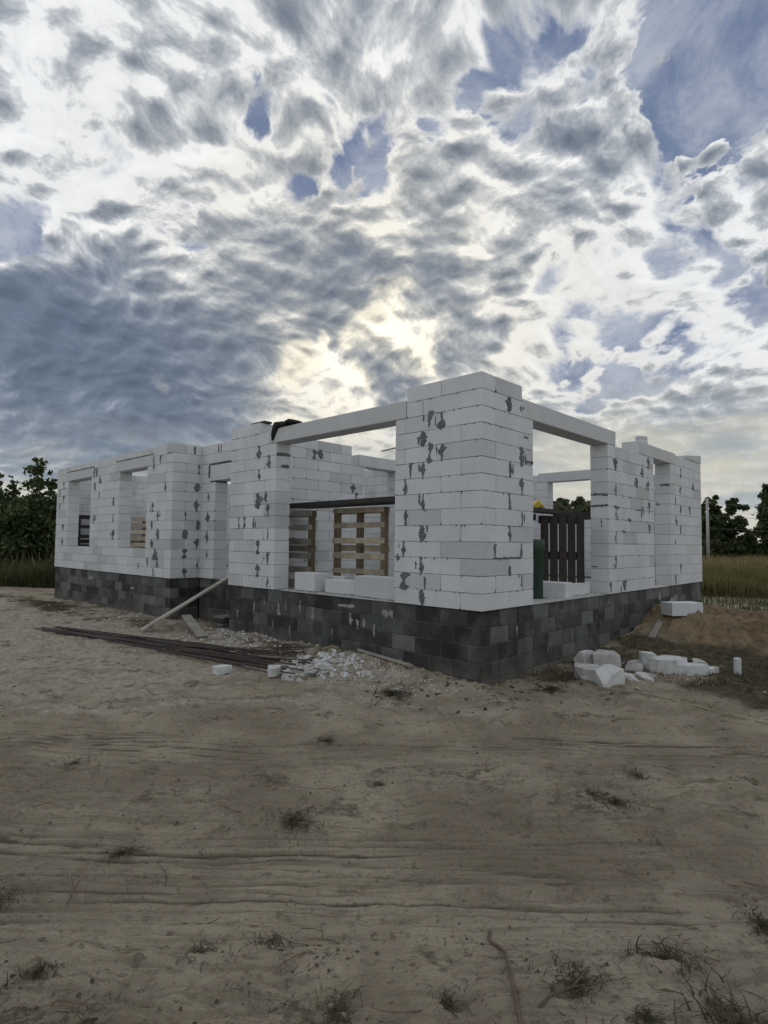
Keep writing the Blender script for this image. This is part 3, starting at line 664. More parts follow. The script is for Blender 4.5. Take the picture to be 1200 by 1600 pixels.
def patch_mesh(w, h, seed):
    """ragged lump of mortar on a face: local x across, z up, bulges towards -y"""
    r_ = random.Random(seed); n = 13
    bm = bmesh.new(); L = []; Rr = []
    horiz = w > h*1.5
    a_, b_ = (w, h) if horiz else (h, w)
    if horiz: n = max(8, int(w/.04))
    drift = r_.uniform(-.15, .15)*b_; ph = r_.uniform(0, 6); pk = r_.uniform(.25, .8); kind = r_.randrange(4); wid = r_.uniform(.7, 1.25)
    for i in range(n+1):
        t = i/n
        if horiz: prof = r_.uniform(.5, 1.1)
        elif kind == 0: prof = .25+.85*math.exp(-((t-pk)/.22)**2)
        elif kind == 1: prof = .55+.35*math.sin(t*9+ph)
        elif kind == 2: prof = (.2+.9*t) if pk > .5 else (1.1-.85*t)
        else: prof = math.sin(math.pi*min(1, max(0, .06+.88*t)))**.5
        if i in (0, n) and not horiz: prof *= .45
        prof *= wid
        drift = .7*drift+r_.uniform(-.14, .14)*b_
        wl = b_*.5*prof*r_.uniform(.6, 1.25); wr = b_*.5*prof*r_.uniform(.6, 1.25)
        L.append((t*a_-a_/2, -wl+drift*.5)); Rr.append((t*a_-a_/2, wr+drift*.5))
    def V(al, ac, d): return bm.verts.new((al, -d, ac) if horiz else (ac, -d, al))
    rows = []
    for (l, c0), (_, c1) in zip(L, Rr):
        dpt = r_.uniform(.003, .008)
        rows.append((V(l, c0, -.004), V(l, c0*.8+c1*.2, dpt), V(l, c0*.3+c1*.7, dpt*r_.uniform(.6, 1.2)), V(l, c1, -.004)))
    for q, s in zip(rows[:-1], rows[1:]):
        for j in range(3): bm.faces.new((q[j], q[j+1], s[j+1], s[j]))
    return bm_mesh('mortar_patch', bm, M['adhesive'])
parts_by = {o.name: o for o in house.children}
sp = 0
for ax, c, L in PATCH:
    host = parts_by['corner_pillar'] if c == 0 else house
    for t, z, w, h in L:
        sp += 1
        big = w > .25 and h < .08
        me = patch_mesh(w*(1.25 if h > w else 1.0), min(h, .30) if not big else h, sp)
        if not big and pr.random() < .45 and c in (0, 5.09, 7.592):
            w2, h2 = pr.uniform(.02, .05), pr.uniform(.04, .14); t2, z2 = t+pr.choice((-1, 1))*(w*.6+.02), z+pr.uniform(-.08, .08)
            if .04 < t2 and not (c == 0 and ax == 'b' and (1.33 < t2 < 4.06 or 5.33 < t2 < 7.65)) and not (c == 0 and ax == 'a' and (1.1 < t2 < 3.6 or 5.55 < t2 < 6.55)):
                m2 = patch_mesh(w2, h2, sp+400)
                if ax == 'b': obj('mortar_patch', m2, house, (c, t2, z2), (0, 0, R(-90)))
                elif c == 0: obj('mortar_patch', m2, house, (t2, c, z2))
        if ax == 'b': o = obj('mortar_patch', me, house, (c, t, z), (0, 0, R(-90)))
        else: o = obj('mortar_patch', me, house, (t, c, z))
# small dabs squeezed out of the bed joints
bm = bmesh.new(); rr = random.Random(21)
def dab(ax, c, t, z):
    s = rr.uniform(.008, .022); hgt = rr.uniform(.01, .035)
    if ax == 'b': vs = [(c+.004, t-s, z+.006), (c+.004, t+s, z+.006), (c-.006, t+rr.uniform(-s, s)*.5, z-.002), (c+.003, t+rr.uniform(-s, s), z-hgt)]
    else: vs = [(t-s, c+.004, z+.006), (t+s, c+.004, z+.006), (t+rr.uniform(-s, s)*.5, c-.006, z-.002), (t+rr.uniform(-s, s), c+.003, z-hgt)]
    v = [bm.verts.new(q) for q in vs]
    for f in ((0, 1, 2), (0, 2, 3), (1, 3, 2)): bm.faces.new([v[i] for i in f])
for _ in range(150):
    z = rr.randrange(1, 14)*.2
    q = rr.random()
    if q < .35: dab('b', 0, rr.uniform(.05, 1.1), z)
    elif q < .55: dab('a', 0, rr.uniform(.05, .9), z)
    elif q < .75: dab('b', 0, rr.uniform(4.5, 5.35), z)
    elif z < 2.35: dab('a', 0, rr.uniform(3.6, 5.5), z)
o = obj('mortar_dabs', bm_mesh('mortar_dabs', bm, M['adhesive']), house); o['kind'] = 'stuff'
# pale splashes of mortar on the plinth joints
for ax, t, z, w, h in [('b', 2.3, -.12, .34, .07), ('b', 2.22, -.30, .10, .17), ('b', 2.07, -.36, .08, .13), ('b', 1.95, -.33, .05, .12), ('b', 3.05, -.30, .10, .20), ('b', 3.35, -.22, .05, .18), ('b', 3.72, -.22, .04, .18), ('b', 3.9, -.3, .14, .2), ('b', 2.6, -.55, .05, .18),
                       ('b', 4.6, -.35, .05, .2), ('b', 4.3, -.2, .05, .15), ('b', 1.75, -.4, .05, .16), ('b', 1.5, -.16, .2, .12), ('b', 5.1, -.5, .05, .16), ('b', 3.6, -.62, .05, .2), ('b', 4.05, -.55, .05, .15),
                       ('a', .8, -.3, .04, .15), ('a', 1.2, -.32, .03, .16), ('a', 1.6, -.6, .03, .14), ('a', 3.6, -.1, .1, .12), ('a', 5.9, -.15, .14, .16), ('a', 6.8, -.22, .25, .14), ('a', 7.3, -.3, .1, .14), ('a', 2.3, -.5, .03, .16), ('a', 2.0, -.15, .06, .08),
                       ('b', 11.9, -.2, .3, .12), ('b', 9.4, -.3, .2, .06)]:
    sp += 1; me = patch_mesh(w, h, sp+700); me.materials.clear(); me.materials.append(M['splash'])
    if ax == 'b': obj('mortar_splash', me, house, (ins+.003, t, z), (0, 0, R(-90)))
    else: obj('mortar_splash', me, house, (t, ins+.003, z))
# ------------------------------------------------------------------ things on and in the house
def chunk(name, dims, seed, mat, cuts=2, jit=.06, bev=.006):
    r_ = random.Random(seed); bm = bmesh.new(); x, y, z = dims
    box_bm(bm, -x/2, x/2, -y/2, y/2, 0, z, 0, 0)
    bmesh.ops.subdivide_edges(bm, edges=bm.edges[:], cuts=1, use_grid_fill=True)
    for v in bm.verts: v.co += Vector((r_.uniform(-1, 1)*x, r_.uniform(-1, 1)*y, r_.uniform(-1, 1)*z))*jit
    for _ in range(cuts):
        nrm = Vector((r_.uniform(-1, 1), r_.uniform(-1, 1), r_.uniform(-.2, 1))).normalized()
        co = Vector((nrm.x*x*.40, nrm.y*y*.40, z/2+nrm.z*z*.40))
        g = bmesh.ops.bisect_plane(bm, geom=bm.verts[:]+bm.edges[:]+bm.faces[:], plane_co=co, plane_no=nrm, clear_outer=True)
        bmesh.ops.holes_fill(bm, edges=[e for e in bm.edges if e.is_boundary])
    zmin = min(v.co.z for v in bm.verts)
    for v in bm.verts: v.co.z -= zmin
    return bm_mesh(name, bm, mat)
# rag on the lintel
def build_rag():
    bm = bmesh.new(); n = 12; mrows = 7
    vs = []
    for i in range(n+1):
        t = i/n; a_ = 4.10-.50*t
        ztop = 2.655+.055*math.sin(math.pi*t)**.5+.03*math.sin(t*9)
        row = []
        drop = (.20*max(0, 1-t*2.6)+.02)
        prof = [(.30, -.03), (.2, .0), (.08, .012), (-.012, 0), (-.025, -drop*.5), (-.022, -drop), (-.010, -drop*.8)]
        for j, (b_, dz) in enumerate(prof):
            row.append(bm.verts.new((b_+.008*math.sin(i*2.1+j), a_+.01*math.sin(j*1.7+i), ztop+dz+.008*math.sin(i*1.3+j*2.2))))
        vs.append(row)
    for i in range(n):
        for j in range(len(prof)-1): bm.faces.new((vs[i][j], vs[i][j+1], vs[i+1][j+1], vs[i+1][j]))
    me = bm_mesh('black_rag', bm, M['rag'], True)
    o = obj('rag', me); sm = o.modifiers.new('thickness', 'SOLIDIFY'); sm.thickness = .022; sm.offset = 1
    tag(o, 'crumpled black cloth draped over the left end of the long lintel', 'cloth')
build_rag()
o = obj('board_offcut', box_mesh('board_offcut', (.16, .40, .035), M['board_dark'], .003), None, W(4.66, .14, 2.82)); tag(o, 'dark board offcut lying on top of the block pier left of the wide opening', 'board')
# aerated concrete core lying upright on the right-hand lintel
bm = bmesh.new(); tube(bm, [(0, 0, 0), (0, 0, .02), (.004, 0, .09), (0, .003, .155), (0, 0, .17)], [.125, .115, .098, .105, .09], 14)
o = obj('block_plug', bm_mesh('block_plug', bm, M['lintel'], False), None, W(.15, 5.42, 2.63)); tag(o, 'short round plug of white aerated concrete standing on the doorway lintel', 'concrete plug')
# sill blocks in the left opening
def loose_block(a, b, z, rz, label, dims=(.3, .6, .2), group='loose blocks lying in the openings', rx=0, ry=0, cat='building block', name='loose_block'):
    me = box_mesh(name, dims, M['block'], .006, .003)
    o = obj(name, me, None, W(a, b, z+dims[2]/2), (rx, ry, rz)); return tag(o, label, cat, group)
loose_block(3.42, .30, .012, 0, 'thick white block on the sill tight against the left pier jamb', (.30, .50, .28))
loose_block(3.10, .62, -.03, R(12), 'tilted grey block inside the left opening, behind the sill blocks', (.2, .3, .27), rx=R(0), ry=R(6))
loose_block(2.70, .36, .012, R(3), 'long low white block on the sill in the middle of the left opening', (.24, .62, .2))
loose_block(1.86, .30, .012, R(-4), 'tall grey-white block on the sill touching the corner pillar', (.28, .9, .29))
loose_block(.42, 2.42, -.028, R(8), 'white block standing crosswise on the sill of the right opening', (.30, .55, .25))
loose_block(.40, 3.0, -.028, R(-2), 'long white block on the sill in front of the dark pallet', (.80, .28, .21))
# pallets
def pallet(loc, rz, w, h, horizontal, mat, label, nsl, npost, group, slw=.10, lean=0.0, postw=.10):
    t = tag(empty('pallet', loc, (lean, 0, rz)), label, 'pallet', group)
    me_sl = {}
    r_ = random.Random(int(w*1000+nsl))
    for i in range(nsl):
        if horizontal:
            z = slw/2+(h-slw)*i/(nsl-1)
            me = box_mesh('slat', (w+r_.uniform(-.02, .02), .022, slw*r_.uniform(.85, 1.1)), mat, .003, .004)
            obj('slat', me, t, (0, -.06+r_.uniform(-.004, .004), z), (0, r_.uniform(-.01, .01), 0))
        else:
            x = -w/2+slw/2+(w-slw)*i/(nsl-1)
            me = box_mesh('slat', (slw, .022, h), mat, .003, .003)
            obj('slat', me, t, (x, -.06, h/2))
    for i in range(npost):
        if horizontal:
            x = -w/2+postw/2+(w-postw)*i/(npost-1)
            obj('stringer', box_mesh('stringer', (postw, .095, h*.985), M['wood_shaded'] if mat is not M['wood_dark'] else mat, .004, .003), t, (x, .0, h/2))
        else:
            z = .06+(h-.12)*i/(npost-1)
            obj('stringer', box_mesh('stringer', (w*.99, .095, .12), mat, .004, .003), t, (0, .0, z))
    if horizontal:
        for i in range(3):
            obj('slat', box_mesh('slat', (w, .022, slw), mat, .003, .003), t, (0, .06, .06+(h-.12)*i/2))
    return t
PG = 'pallets stood on edge to carry the scaffold boards'
pallet(W(3.36, 1.3, -.02), R(-90), 1.25, 1.40, True, M['wood'], 'pale wooden pallet on edge in the middle of the left opening under the scaffold board', 6, 3, PG)
pallet(W(4.62, .95, -.02), R(-90), .88, 1.36, True, M['wood_grey'], 'pale grey wooden pallet on edge half hidden by the left pier', 6, 2, PG, .11)
pallet(W(2.65, 3.6, -.02), R(-80), 1.1, 1.25, True, M['wood_grey'], 'grey wooden pallet deeper in the room behind the pale pallet', 6, 3, PG)
pallet(W(.53, 2.98, -.02), R(-38), .72, 1.25, False, M['wood_dark'], 'black stained pallet with four long slots in the right opening', 5, 3, PG, .125)
pallet(W(14.05, .95, -.02), 0, 1.2, 1.5, True, M['wood_dark'], 'dark pallet seen low in the leftmost window', 6, 2, PG)
pallet(W(13.9, 2.25, -.02), 0, 1.1, 1.5, True, M['wood'], 'brown pallet seen low in the second window of the wing', 8, 3, PG, .12)
pallet(W(6.6, 2.4, -.02), R(-90), .9, 1.3, True, M['wood'], 'pallet inside the recessed doorway', 6, 2, PG)
BG = 'scaffold boards resting on pallets'
def board(a0, b0, z0, a1, b1, z1, w, th, mat, label, group=BG, name='scaffold_board', roll=0, cat='board'):
    p0, p1 = W(a0, b0, z0), W(a1, b1, z1); d = p1-p0; L = d.length
    me = box_mesh(name, (w, L, th), mat, .003, .002)
    o = obj(name, me); o.matrix_world = Matrix.Translation((p0+p1)/2) @ d.to_track_quat('Y', 'Z').to_matrix().to_4x4() @ Matrix.Rotation(roll, 4, 'Y')
    return tag(o, label, cat, group)
board(5.03, .98, 1.44, 1.9, 1.02, 1.46, .20, .075, M['board_dark'], 'dark scaffold board nearest the wall opening, crossing the left opening')
board(5.03, 1.20, 1.44, 1.8, 1.24, 1.46, .20, .05, M['board_dark'], 'dark scaffold board second from the left opening')
board(5.0, 1.42, 1.44, 1.9, 1.46, 1.45, .20, .05, M['board_dark'], 'dark scaffold board farthest from the left opening')
board(.62, 1.9, 1.30, .66, 4.6, 1.29, .22, .06, M['board_dark'], 'dark plank on the black pallet, nearest the right opening')
board(.90, 1.5, 1.33, .98, 4.4, 1.33, .24, .05, M['board_dark'], 'dark plank behind the first one over the black pallet')
board(.84, 1.0, 1.22, .9, 2.75, 1.21, .12, .10, M['wood_dark'], 'thick dark timber under the planks beside the corner pillar')
o = obj('crumpled_bag', chunk('crumpled_bag', (.22, .15, .12), 5, M['yellow'], 2, .12), None, W(.92, 2.95, 1.357)); tag(o, 'small crumpled yellow bag lying on the dark plank', 'bag')
# green drum beside the pillar
bm = bmesh.new(); tube(bm, [(0, 0, 0), (0, 0, .02), (0, 0, .70), (0, 0, .73), (0, 0, .86), (0, 0, .88)], [.13, .14, .14, .165, .165, .15], 18)
tag(obj('water_butt', bm_mesh('water_butt', bm, M['green'], True), None, W(.43, 1.93, -.03)), 'dark green plastic drum just behind the corner pillar in the right opening', 'drum')
# perforated strip on the inner wall
tag(board(4.7, 3.2, 2.72, 3.9, 3.1, 2.74, .05, .02, M['wood'], 'short yellowish batten sticking out above the inner wall', None, 'batten'), cat='batten')
# planks outside
board(6.55, -1.02, -.83, 6.30, .62, .10, .15, .035, M['wood_grey'], 'long grey plank leaning from the sand up to the doorway sill', 'planks left in front of the recess', 'leaning_plank')
board(6.3, -.30, -.60, 5.12, -.62, GH(5.12, -.62)+.03, .17, .03, M['wood_grey'], 'short grey board propped on the sand right of the leaning plank foot', 'planks left in front of the recess', 'ground_plank')
for i in range(4):
    tag(obj('tile_slab', box_mesh('tile_slab', (.34, .30, .045), M['found'], .006, .004), None, W(5.72+.02*i, .18+.01*i, GH(5.7, .2)+.03+.06*i), (0, 0, R(6*i-8))),
        ['lowest slab of the dark stack beside the recess', 'second slab up in the dark stack beside the recess', 'third slab up in the dark stack beside the recess', 'top slab of the dark stack beside the recess'][i], 'slab', 'dark slabs stacked beside the recess')
# reinforcing bars
rb = random.Random(8)
bars = 30
for i in range(bars):
    f = i/(bars-1)
    a0 = 7.9+rb.uniform(-.5, .25); b0 = -2.28+rb.uniform(-.05, .3)+.10*f; a1 = 2.15+.45*f+rb.uniform(-.35, .35); b1 = -1.28+.92*f+rb.uniform(-.06, .06)
    pts = []
    lay_ = rb.choice((0, .012, .024, .036))
    for s in range(9):
        t = s/8; a_ = a0+(a1-a0)*t; b_ = b0+(b1-b0)*t+.05*math.sin(t*3.1+i)*(.5)
        pts.append(W(a_, b_, max(GH(a_, b_), -.86)+.015+lay_))
    o = obj('steel_bar', tube_mesh('steel_bar', [q-pts[0] for q in pts], .0085, M['steel'], 5), None, pts[0])
    tag(o, {0: 'rusty bar on the camera side of the bundle, outermost of all', bars-1: 'rusty bar on the house side of the bundle, outermost of all'}.get(i, 'rusty dark reinforcing bar in the middle of the bundle on the sand'), 'steel bar', 'reinforcing bars bundled on the sand')
# rubble of broken blocks on the right
RUB = [(-.60, 1.28, 'left front chunk of the rubble heap, broken block with a flat top', (.40, .34, .22), 20, 1), (-.93, 1.22, 'upright split white block at the front of the rubble heap', (.34, .30, .29), -30, 2),
       (-.62, 1.45, 'small white chunk between the front blocks of the rubble heap', (.22, .2, .25), 50, 1), (-.42, 2.25, 'largest white block at the back of the rubble heap with dark underside', (.62, .40, .32), 35, 1),
       (-.22, 2.05, 'rounded pitted lump of white concrete by the plinth', (.26, .22, .30), 0, 4), (-1.02, 2.62, 'pointed white chunk in the middle of the rubble heap', (.36, .28, .32), 70, 2),
       (-1.27, 2.60, 'large tilted white half block on the right of the rubble heap', (.52, .36, .30), -15, 1), (-1.52, 2.70, 'flat white chunk right of the tilted half block', (.50, .34, .20), -35, 2),
       (-1.72, 2.95, 'thin white shard at the right tip of the rubble heap', (.36, .22, .12), -10, 3), (-.84, 2.5, 'low white slab piece behind the front blocks', (.44, .28, .14), 10, 2),
       (-1.04, 1.72, 'thin white flake in front of the rubble heap', (.32, .16, .07), 60, 1), (-1.16, 1.98, 'narrow white strip lying in front of the heap', (.38, .14, .07), 40, 1),
       (-.98, 1.95, 'small flat white piece in the centre front of the heap', (.28, .18, .09), 15, 2), (-1.1, 2.2, 'small flake beside the narrow white strip', (.26, .16, .08), 55, 2),
       (-1.45, 3.6, 'flat pale shard behind the right side of the heap', (.45, .2, .08), 20, 2), (-.95, 3.2, 'small pale block piece at the back of the heap', (.3, .2, .12), 75, 2)]
for i, (a_, b_, lab, dm, rz, cuts) in enumerate(RUB):
    dm = (dm[0]*.86, dm[1]*.86, dm[2]*.72); a_ = -.72+(a_+.75)*.86; b_ = 2.2+(b_-2.2)*.86
    tag(obj('broken_block', chunk('broken_block', dm, 40+i, M['dusty'], cuts+1, .03), None, W(a_, b_, GH(a_, b_)-.03), (0, 0, R(rz))), lab, 'broken block', 'broken white blocks heaped by the right plinth')
# white crumbs left of the corner
cr = random.Random(17); vs, fs = [], []
CH = ['white wedge-shaped chip nearest the bar ends', 'white chip on top of the spill, just right of the bars', 'small white chip on the plinth side of the spill', 'flat white chip at the front edge of the spill',
      'thin white chip in the middle of the spill', 'white chip at the right end of the spill', 'narrow white chip between two bar ends', 'broad white chip behind the bar ends', 'white chip lying below the plinth mortar splashes', 'greyish chip alone at the right of the spill']
for i, lab in enumerate(CH):
    a_ = [2.3, 2.05, 1.9, 2.1, 1.85, 1.6, 2.4, 2.2, 2.0, 1.25][i]; b_ = [-1.02, -.85, -.45, -1.15, -.75, -.62, -.8, -.5, -.32, -.6][i]; s = cr.uniform(.07, .12)
    tag(obj('block_chip', chunk('block_chip', (s, s*cr.uniform(.5, .9), s*.5), 90+i, M['dusty'], 2, .1), None, W(a_, b_, GH(a_, b_)-.005), (cr.uniform(-.2, .2), cr.uniform(-.2, .2), cr.uniform(0, 6))),
        lab, 'block chip', 'white chips spilled at the end of the steel bars')
for i, (a_, b_, s, lab) in enumerate([(2.76, -1.66, .20, 'white block fragment lying alone in front of the steel bars'), (2.15, -1.30, .22, 'largest flat white fragment at the bar ends'), (1.95, -1.22, .16, 'square white fragment next to the bar ends'),
                                      (.62, -.75, .07, 'tiny white fragment near the corner of the plinth'), (.55, -.72, .06, 'second tiny white fragment near the plinth corner')]):
    tag(obj('block_fragment', chunk('block_fragment', (s, s*.7, s*.45), 300+i, M['dusty'], 1, .05), None, W(a_, b_, GH(a_, b_)), (0, 0, i)), lab, 'block fragment')
def crumbs(name, ca, cb, ra, rb_, n, smin, smax, mat, seed, label):
    r_ = random.Random(seed); vs, fs = [], []
    pts = [(r_.gauss(ca, ra), r_.gauss(cb, rb_)) for _ in range(n)]
    hs = ground_h(np.array([q[0] for q in pts]), np.array([q[1] for q in pts]))
    for (a_, b_), h in zip(pts, hs):
        s = r_.uniform(smin, smax); n0 = len(vs); rot = r_.uniform(0, 6)
        for dx, dy, dz in ((-1, -1, 0), (1, -1, 0), (1, 1, 0), (-1, 1, 0), (-.6, -.7, 1), (.7, -.6, .8), (.6, .7, 1), (-.7, .6, .7)):
            x, y = dx*s*r_.uniform(.6, 1), dy*s*r_.uniform(.4, .9)
            vs.append((b_+x*math.cos(rot)-y*math.sin(rot), a_+x*math.sin(rot)+y*math.cos(rot), h-.004+dz*s*r_.uniform(.5, 1)))
        for f in ((4, 5, 6, 7), (0, 1, 5, 4), (1, 2, 6, 5), (2, 3, 7, 6), (3, 0, 4, 7)): fs.append(tuple(n0+j for j in f))
    return tag(obj(name, mesh(name, vs, fs, mat)), label, kind='stuff')
crumbs('white_rubble', 1.6, -.50, .65, .16, 1500, .003, .014, M['dusty'], 1, 'fine white rubble spilled along the plinth')
crumbs('white_rubble', 2.0, -.72, .34, .20, 220, .012, .045, M['dusty'], 11, 'white chips spilled at the end of the steel bars')
crumbs('white_rubble', -.9, 2.2, .4, .5, 220, .004, .018, M['dusty'], 2, 'fine white rubble round the heap of broken blocks')
crumbs('grey_rubble', 4.6, -.35, .7, .35, 700, .008, .03, M['cement'], 3, 'grey mortar rubble heaped under the left pier')
crumbs('grey_rubble', 7.5, -.8, 2.2, .6, 500, .008, .03, M['cement'], 4, 'grey rubble scattered before the wing')
crumbs('dark_rubble', .2, 1.6, .5, 1.2, 500, .008, .03, M['clod'], 5, 'dark clods along the right plinth')
# single items
loose_block(-.55, 5.25, GH(-.55, 5.25)-.03, R(55), 'white block lying on the sand mound beside the plinth', (.30, .60, .22), None)
bm = bmesh.new(); tube(bm, [(0, 0, -.1), (0, 0, .19), (0, 0, .20)], [.048, .046, .03], 8)
tag(obj('marker_stub', bm_mesh('marker_stub', bm, M['white_wall'], False), None, W(-1.86, 3.1, GH(-1.86, 3.1))), 'short white stub post standing in front of the sand mound', 'post')
board(-.42, 4.15, GH(-.42, 4.15)+.02, -.035, 6.5, -.24, .10, .035, M['wood_grey'], 'grey batten leaning against the right plinth above the rubble', None, 'leaning_batten')
board(1.9, -.12, GH(1.9, -.12)+.05, .85, -.22, GH(.85, -.22)+.05, .04, .03, M['wood_grey'], 'thin pale batten lying at the foot of the left plinth', None, 'ground_batten')
def line(name, pts, rad, mat, label, cat):
    pts = [W(a_, b_, (max(GH(a_+da, b_+db) for da in (-.03, 0, .03) for db in (-.03, 0, .03)) if z is None else z)+rad*(1 if rad < .0081 else 1)) for a_, b_, z in pts]
    # catmull-rom
    out = []
    for i in range(len(pts)-1):
        p0, p1, p2, p3 = pts[max(i-1, 0)], pts[i], pts[i+1], pts[min(i+2, len(pts)-1)]
        for s in range(6):
            t = s/6; out.append(.5*((2*p1)+(p2-p0)*t+(2*p0-5*p1+4*p2-p3)*t*t+(3*p1-p0-3*p2+p3)*t**3))
    out.append(pts[-1])
    return tag(obj(name, tube_mesh(name, out, rad, mat, 6)), label, cat)
line('cord', [(-.85, 1.1, None), (-1.25, 1.1, None), (-1.65, 1.02, None), (-2.2, .88, None), (-2.7, .8, None), (-3.2, .9, None)], .008, M['cord'], 'thin pale cord trailing over the soil in front of the rubble', 'cord')
line('dry_branch', [(-2.37, -3.42, None), (-2.42, -3.50, None), (-2.50, -3.52, None), (-2.60, -3.64, None), (-2.69, -3.74, None), (-2.80, -3.88, None)], .008, M['stick'], 'bent dry branch lying on the soil at the bottom edge', 'branch')
# twigs and tufts over the near soil
tw = random.Random(31)
TWG = 'dry twigs scattered on the road soil'
tmesh = []
for i in range(8):
    pts = [Vector((0, 0, 0))]; d = tw.uniform(-.3, .3)
    for s in range(4):
        d += tw.uniform(-.6, .6); pts.append(pts[-1]+Vector((math.cos(d), math.sin(d), tw.uniform(-.06, .12)))*.035)
    bm = bmesh.new(); tube(bm, pts, [.0020, .0022, .0018, .0015, .0006], 4)
    if i % 2: tube(bm, [pts[2], pts[2]+Vector((.03, .03*tw.choice((-1, 1)), .02))], [.002, .001], 4)
    tmesh.append(bm_mesh('twig', bm, M['stick']))
def uv_to_ab(u, v): return CAM.y-u*SY+v*CY, CAM.x+u*CY+v*SY
tvs, tfs = [], []
for i in range(170):
    v = 1.9+5.2*tw.random()**1.4; u = tw.uniform(-.72, .72)*v
    a_, b_ = uv_to_ab(u, v)
    if b_ > -.1 and a_ > -.1: continue
    rz = tw.uniform(0, 6.3); s = tw.uniform(.4, 1.7); c_, s_ = math.cos(rz)*s, math.sin(rz)*s; h = GH(a_, b_)+.003; n0 = len(tvs); me = tmesh[i % 8]
    tvs += [(b_+q.co.x*c_-q.co.y*s_, a_+q.co.x*s_+q.co.y*c_, h+q.co.z*s) for q in me.vertices]; tfs += [tuple(n0+j for j in p_.vertices) for p_ in me.polygons]
tag(obj('twig_litter', mesh('twig_litter', tvs, tfs, M['stick'])), 'dry twigs strewn over the road soil', kind='stuff')
TW = [(1030, 1300, 3.4, 'long dark twig at the right edge of the wheel tracks'), (545, 1130, 2.6, 'curled dark twig above the upper wheel track, left of centre'), (275, 1355, 2.0, 'short upright twig on the left of the lower wheel track'),
      (840, 1545, 3.2, 'thin bent twig to the right of the dry branch'), (1010, 1430, 2.4, 'forked twig right of the foreground'), (490, 1545, 2.6, 'straight twig left of the bottom centre weed clump'), (760, 1200, 3.0, 'long pale twig in the middle of the road'), (330, 1235, 2.2, 'small twig on the left between the wheel tracks')]
for i, (px_, py_, s, lab) in enumerate(TW):
    v = 1.64*911.9/(py_-849); u = (px_-600)/911.9*v; a_, b_ = uv_to_ab(u, v)
    o = obj('twig', tmesh[i], None, W(a_, b_, GH(a_, b_)+.004), (0, 0, tw.uniform(0, 6.3))); o.scale = (s*.8, s*.8, s*.45); tag(o, lab, 'twig', TWG)
def tuft_mesh(seed, n, hgt, spread, w=.0022):
    r_ = random.Random(seed); vs, fs = [], []
    main = r_.uniform(0, 6.283)
    for _ in range(n):
        an = main+r_.gauss(0, 1.3); oa = r_.uniform(0, 6.283); rr_ = spread*abs(r_.gauss(0, .5)); L = hgt*r_.uniform(.3, 1.3); ln = r_.uniform(.6, 2.4)
        x, y, z = rr_*math.cos(oa)*1.5, rr_*math.sin(oa), -.005; dx, dy = math.cos(an), math.sin(an); n0 = len(vs); cv = r_.uniform(-.5, .5)
        px_, py_ = -dy, dx; flat = r_.random() < .45
        for s in range(4):
            t = s/3; ww = w*r_.uniform(.6, 1.4)*(1-t)+.0005
            cx, cy = x+dx*L*t*(.4+.7*t*ln*.5)+px_*cv*L*t*t, y+dy*L*t*(.4+.7*t*ln*.5)+py_*cv*L*t*t
            cz = z+.012+.006*math.sin(t*3) if flat else z+L*max(t-.40*t*t*ln, .1*t)
            vs += [(cx-px_*ww, cy-py_*ww, cz), (cx+px_*ww, cy+py_*ww, cz)]
        for s in range(3): fs.append((n0+2*s, n0+2*s+1, n0+2*s+3, n0+2*s+2))
    return mesh('grass_tuft', vs, fs, M['tuft'])
tfm = [tuft_mesh(i, 70+22*i, .045+.005*i, .07+.012*i) for i in range(7)]
TG = 'small weed tufts on the road soil'
def uvt(px_, py_):   # where a tuft stands, from its bearing and distance in the plan
    v = 1.64*911.9/(py_-849); return (px_-600)/911.9*v, v
TF = [(440, 1440, 1.1, 'green weed tuft with fanned blades in the foreground, left of centre'), (335, 1445, 1.0, 'small dark weed tuft left of the fanned green one'), (90, 1495, 1.0, 'spidery weed tuft at the lower left edge'),
      (540, 1545, 1.0, 'dark weed clump at the bottom centre'), (165, 1575, 1.1, 'flat dark weed patch at the bottom left'), (1140, 1560, 1.7, 'largest spiky grass tuft at the bottom right corner'),
      (895, 1505, .9, 'dark weed clump right of the dry branch'), (800, 1590, .7, 'tiny tuft beside the dry branch'), (925, 1230, 1.5, 'dark matted weed clump in the middle right of the road'), (960, 1238, 1.3, 'trailing weed clump beside the matted one'),
      (470, 1270, 1.6, 'flat matted weed patch between the ruts'), (615, 1080, 2.2, 'dark weed tuft in front of the plinth near the corner'), (205, 1308, .8, 'small dark clod-like tuft on the left rut'), (1035, 1465, 1.0, 'weed tuft right of the foreground centre'),
      (600, 1212, 1.2, 'dark weed patch in the centre of the road'), (990, 1200, 1.2, 'low weed tuft near the right edge of the road'), (515, 1150, 1.4, 'sparse tuft in the centre below the white rubble'), (1000, 1545, .9, 'broad dark tuft near the lower right'),
      (700, 1530, .8, 'tuft in the lower middle right of the dark clump'), (1180, 1400, .9, 'tuft at the right edge of the ruts'), (20, 1380, .9, 'tuft at the left edge below the ruts'), (130, 1190, 1.3, 'brown tuft on the left above the ruts'),
      (500, 1055, 1.9, 'green weeds just in front of the white rubble'), (370, 985, 1.6, 'dry weed by the foot of the left pier'), (480, 1000, 2.4, 'bushy dark weed against the left plinth'), (860, 1070, 1.8, 'weedy clump at the foot of the right plinth')]
for i, (px_, py_, s, lab) in enumerate(TF):
    u, v = uvt(px_, py_); a_, b_ = uv_to_ab(u, v)
    o = obj('grass_tuft', tfm[i % 7], None, W(a_, b_, GH(a_, b_)), (0, 0, tw.uniform(0, 6))); o.scale = (s, s, s*.8)
    tag(o, lab, 'weed tuft', TG)
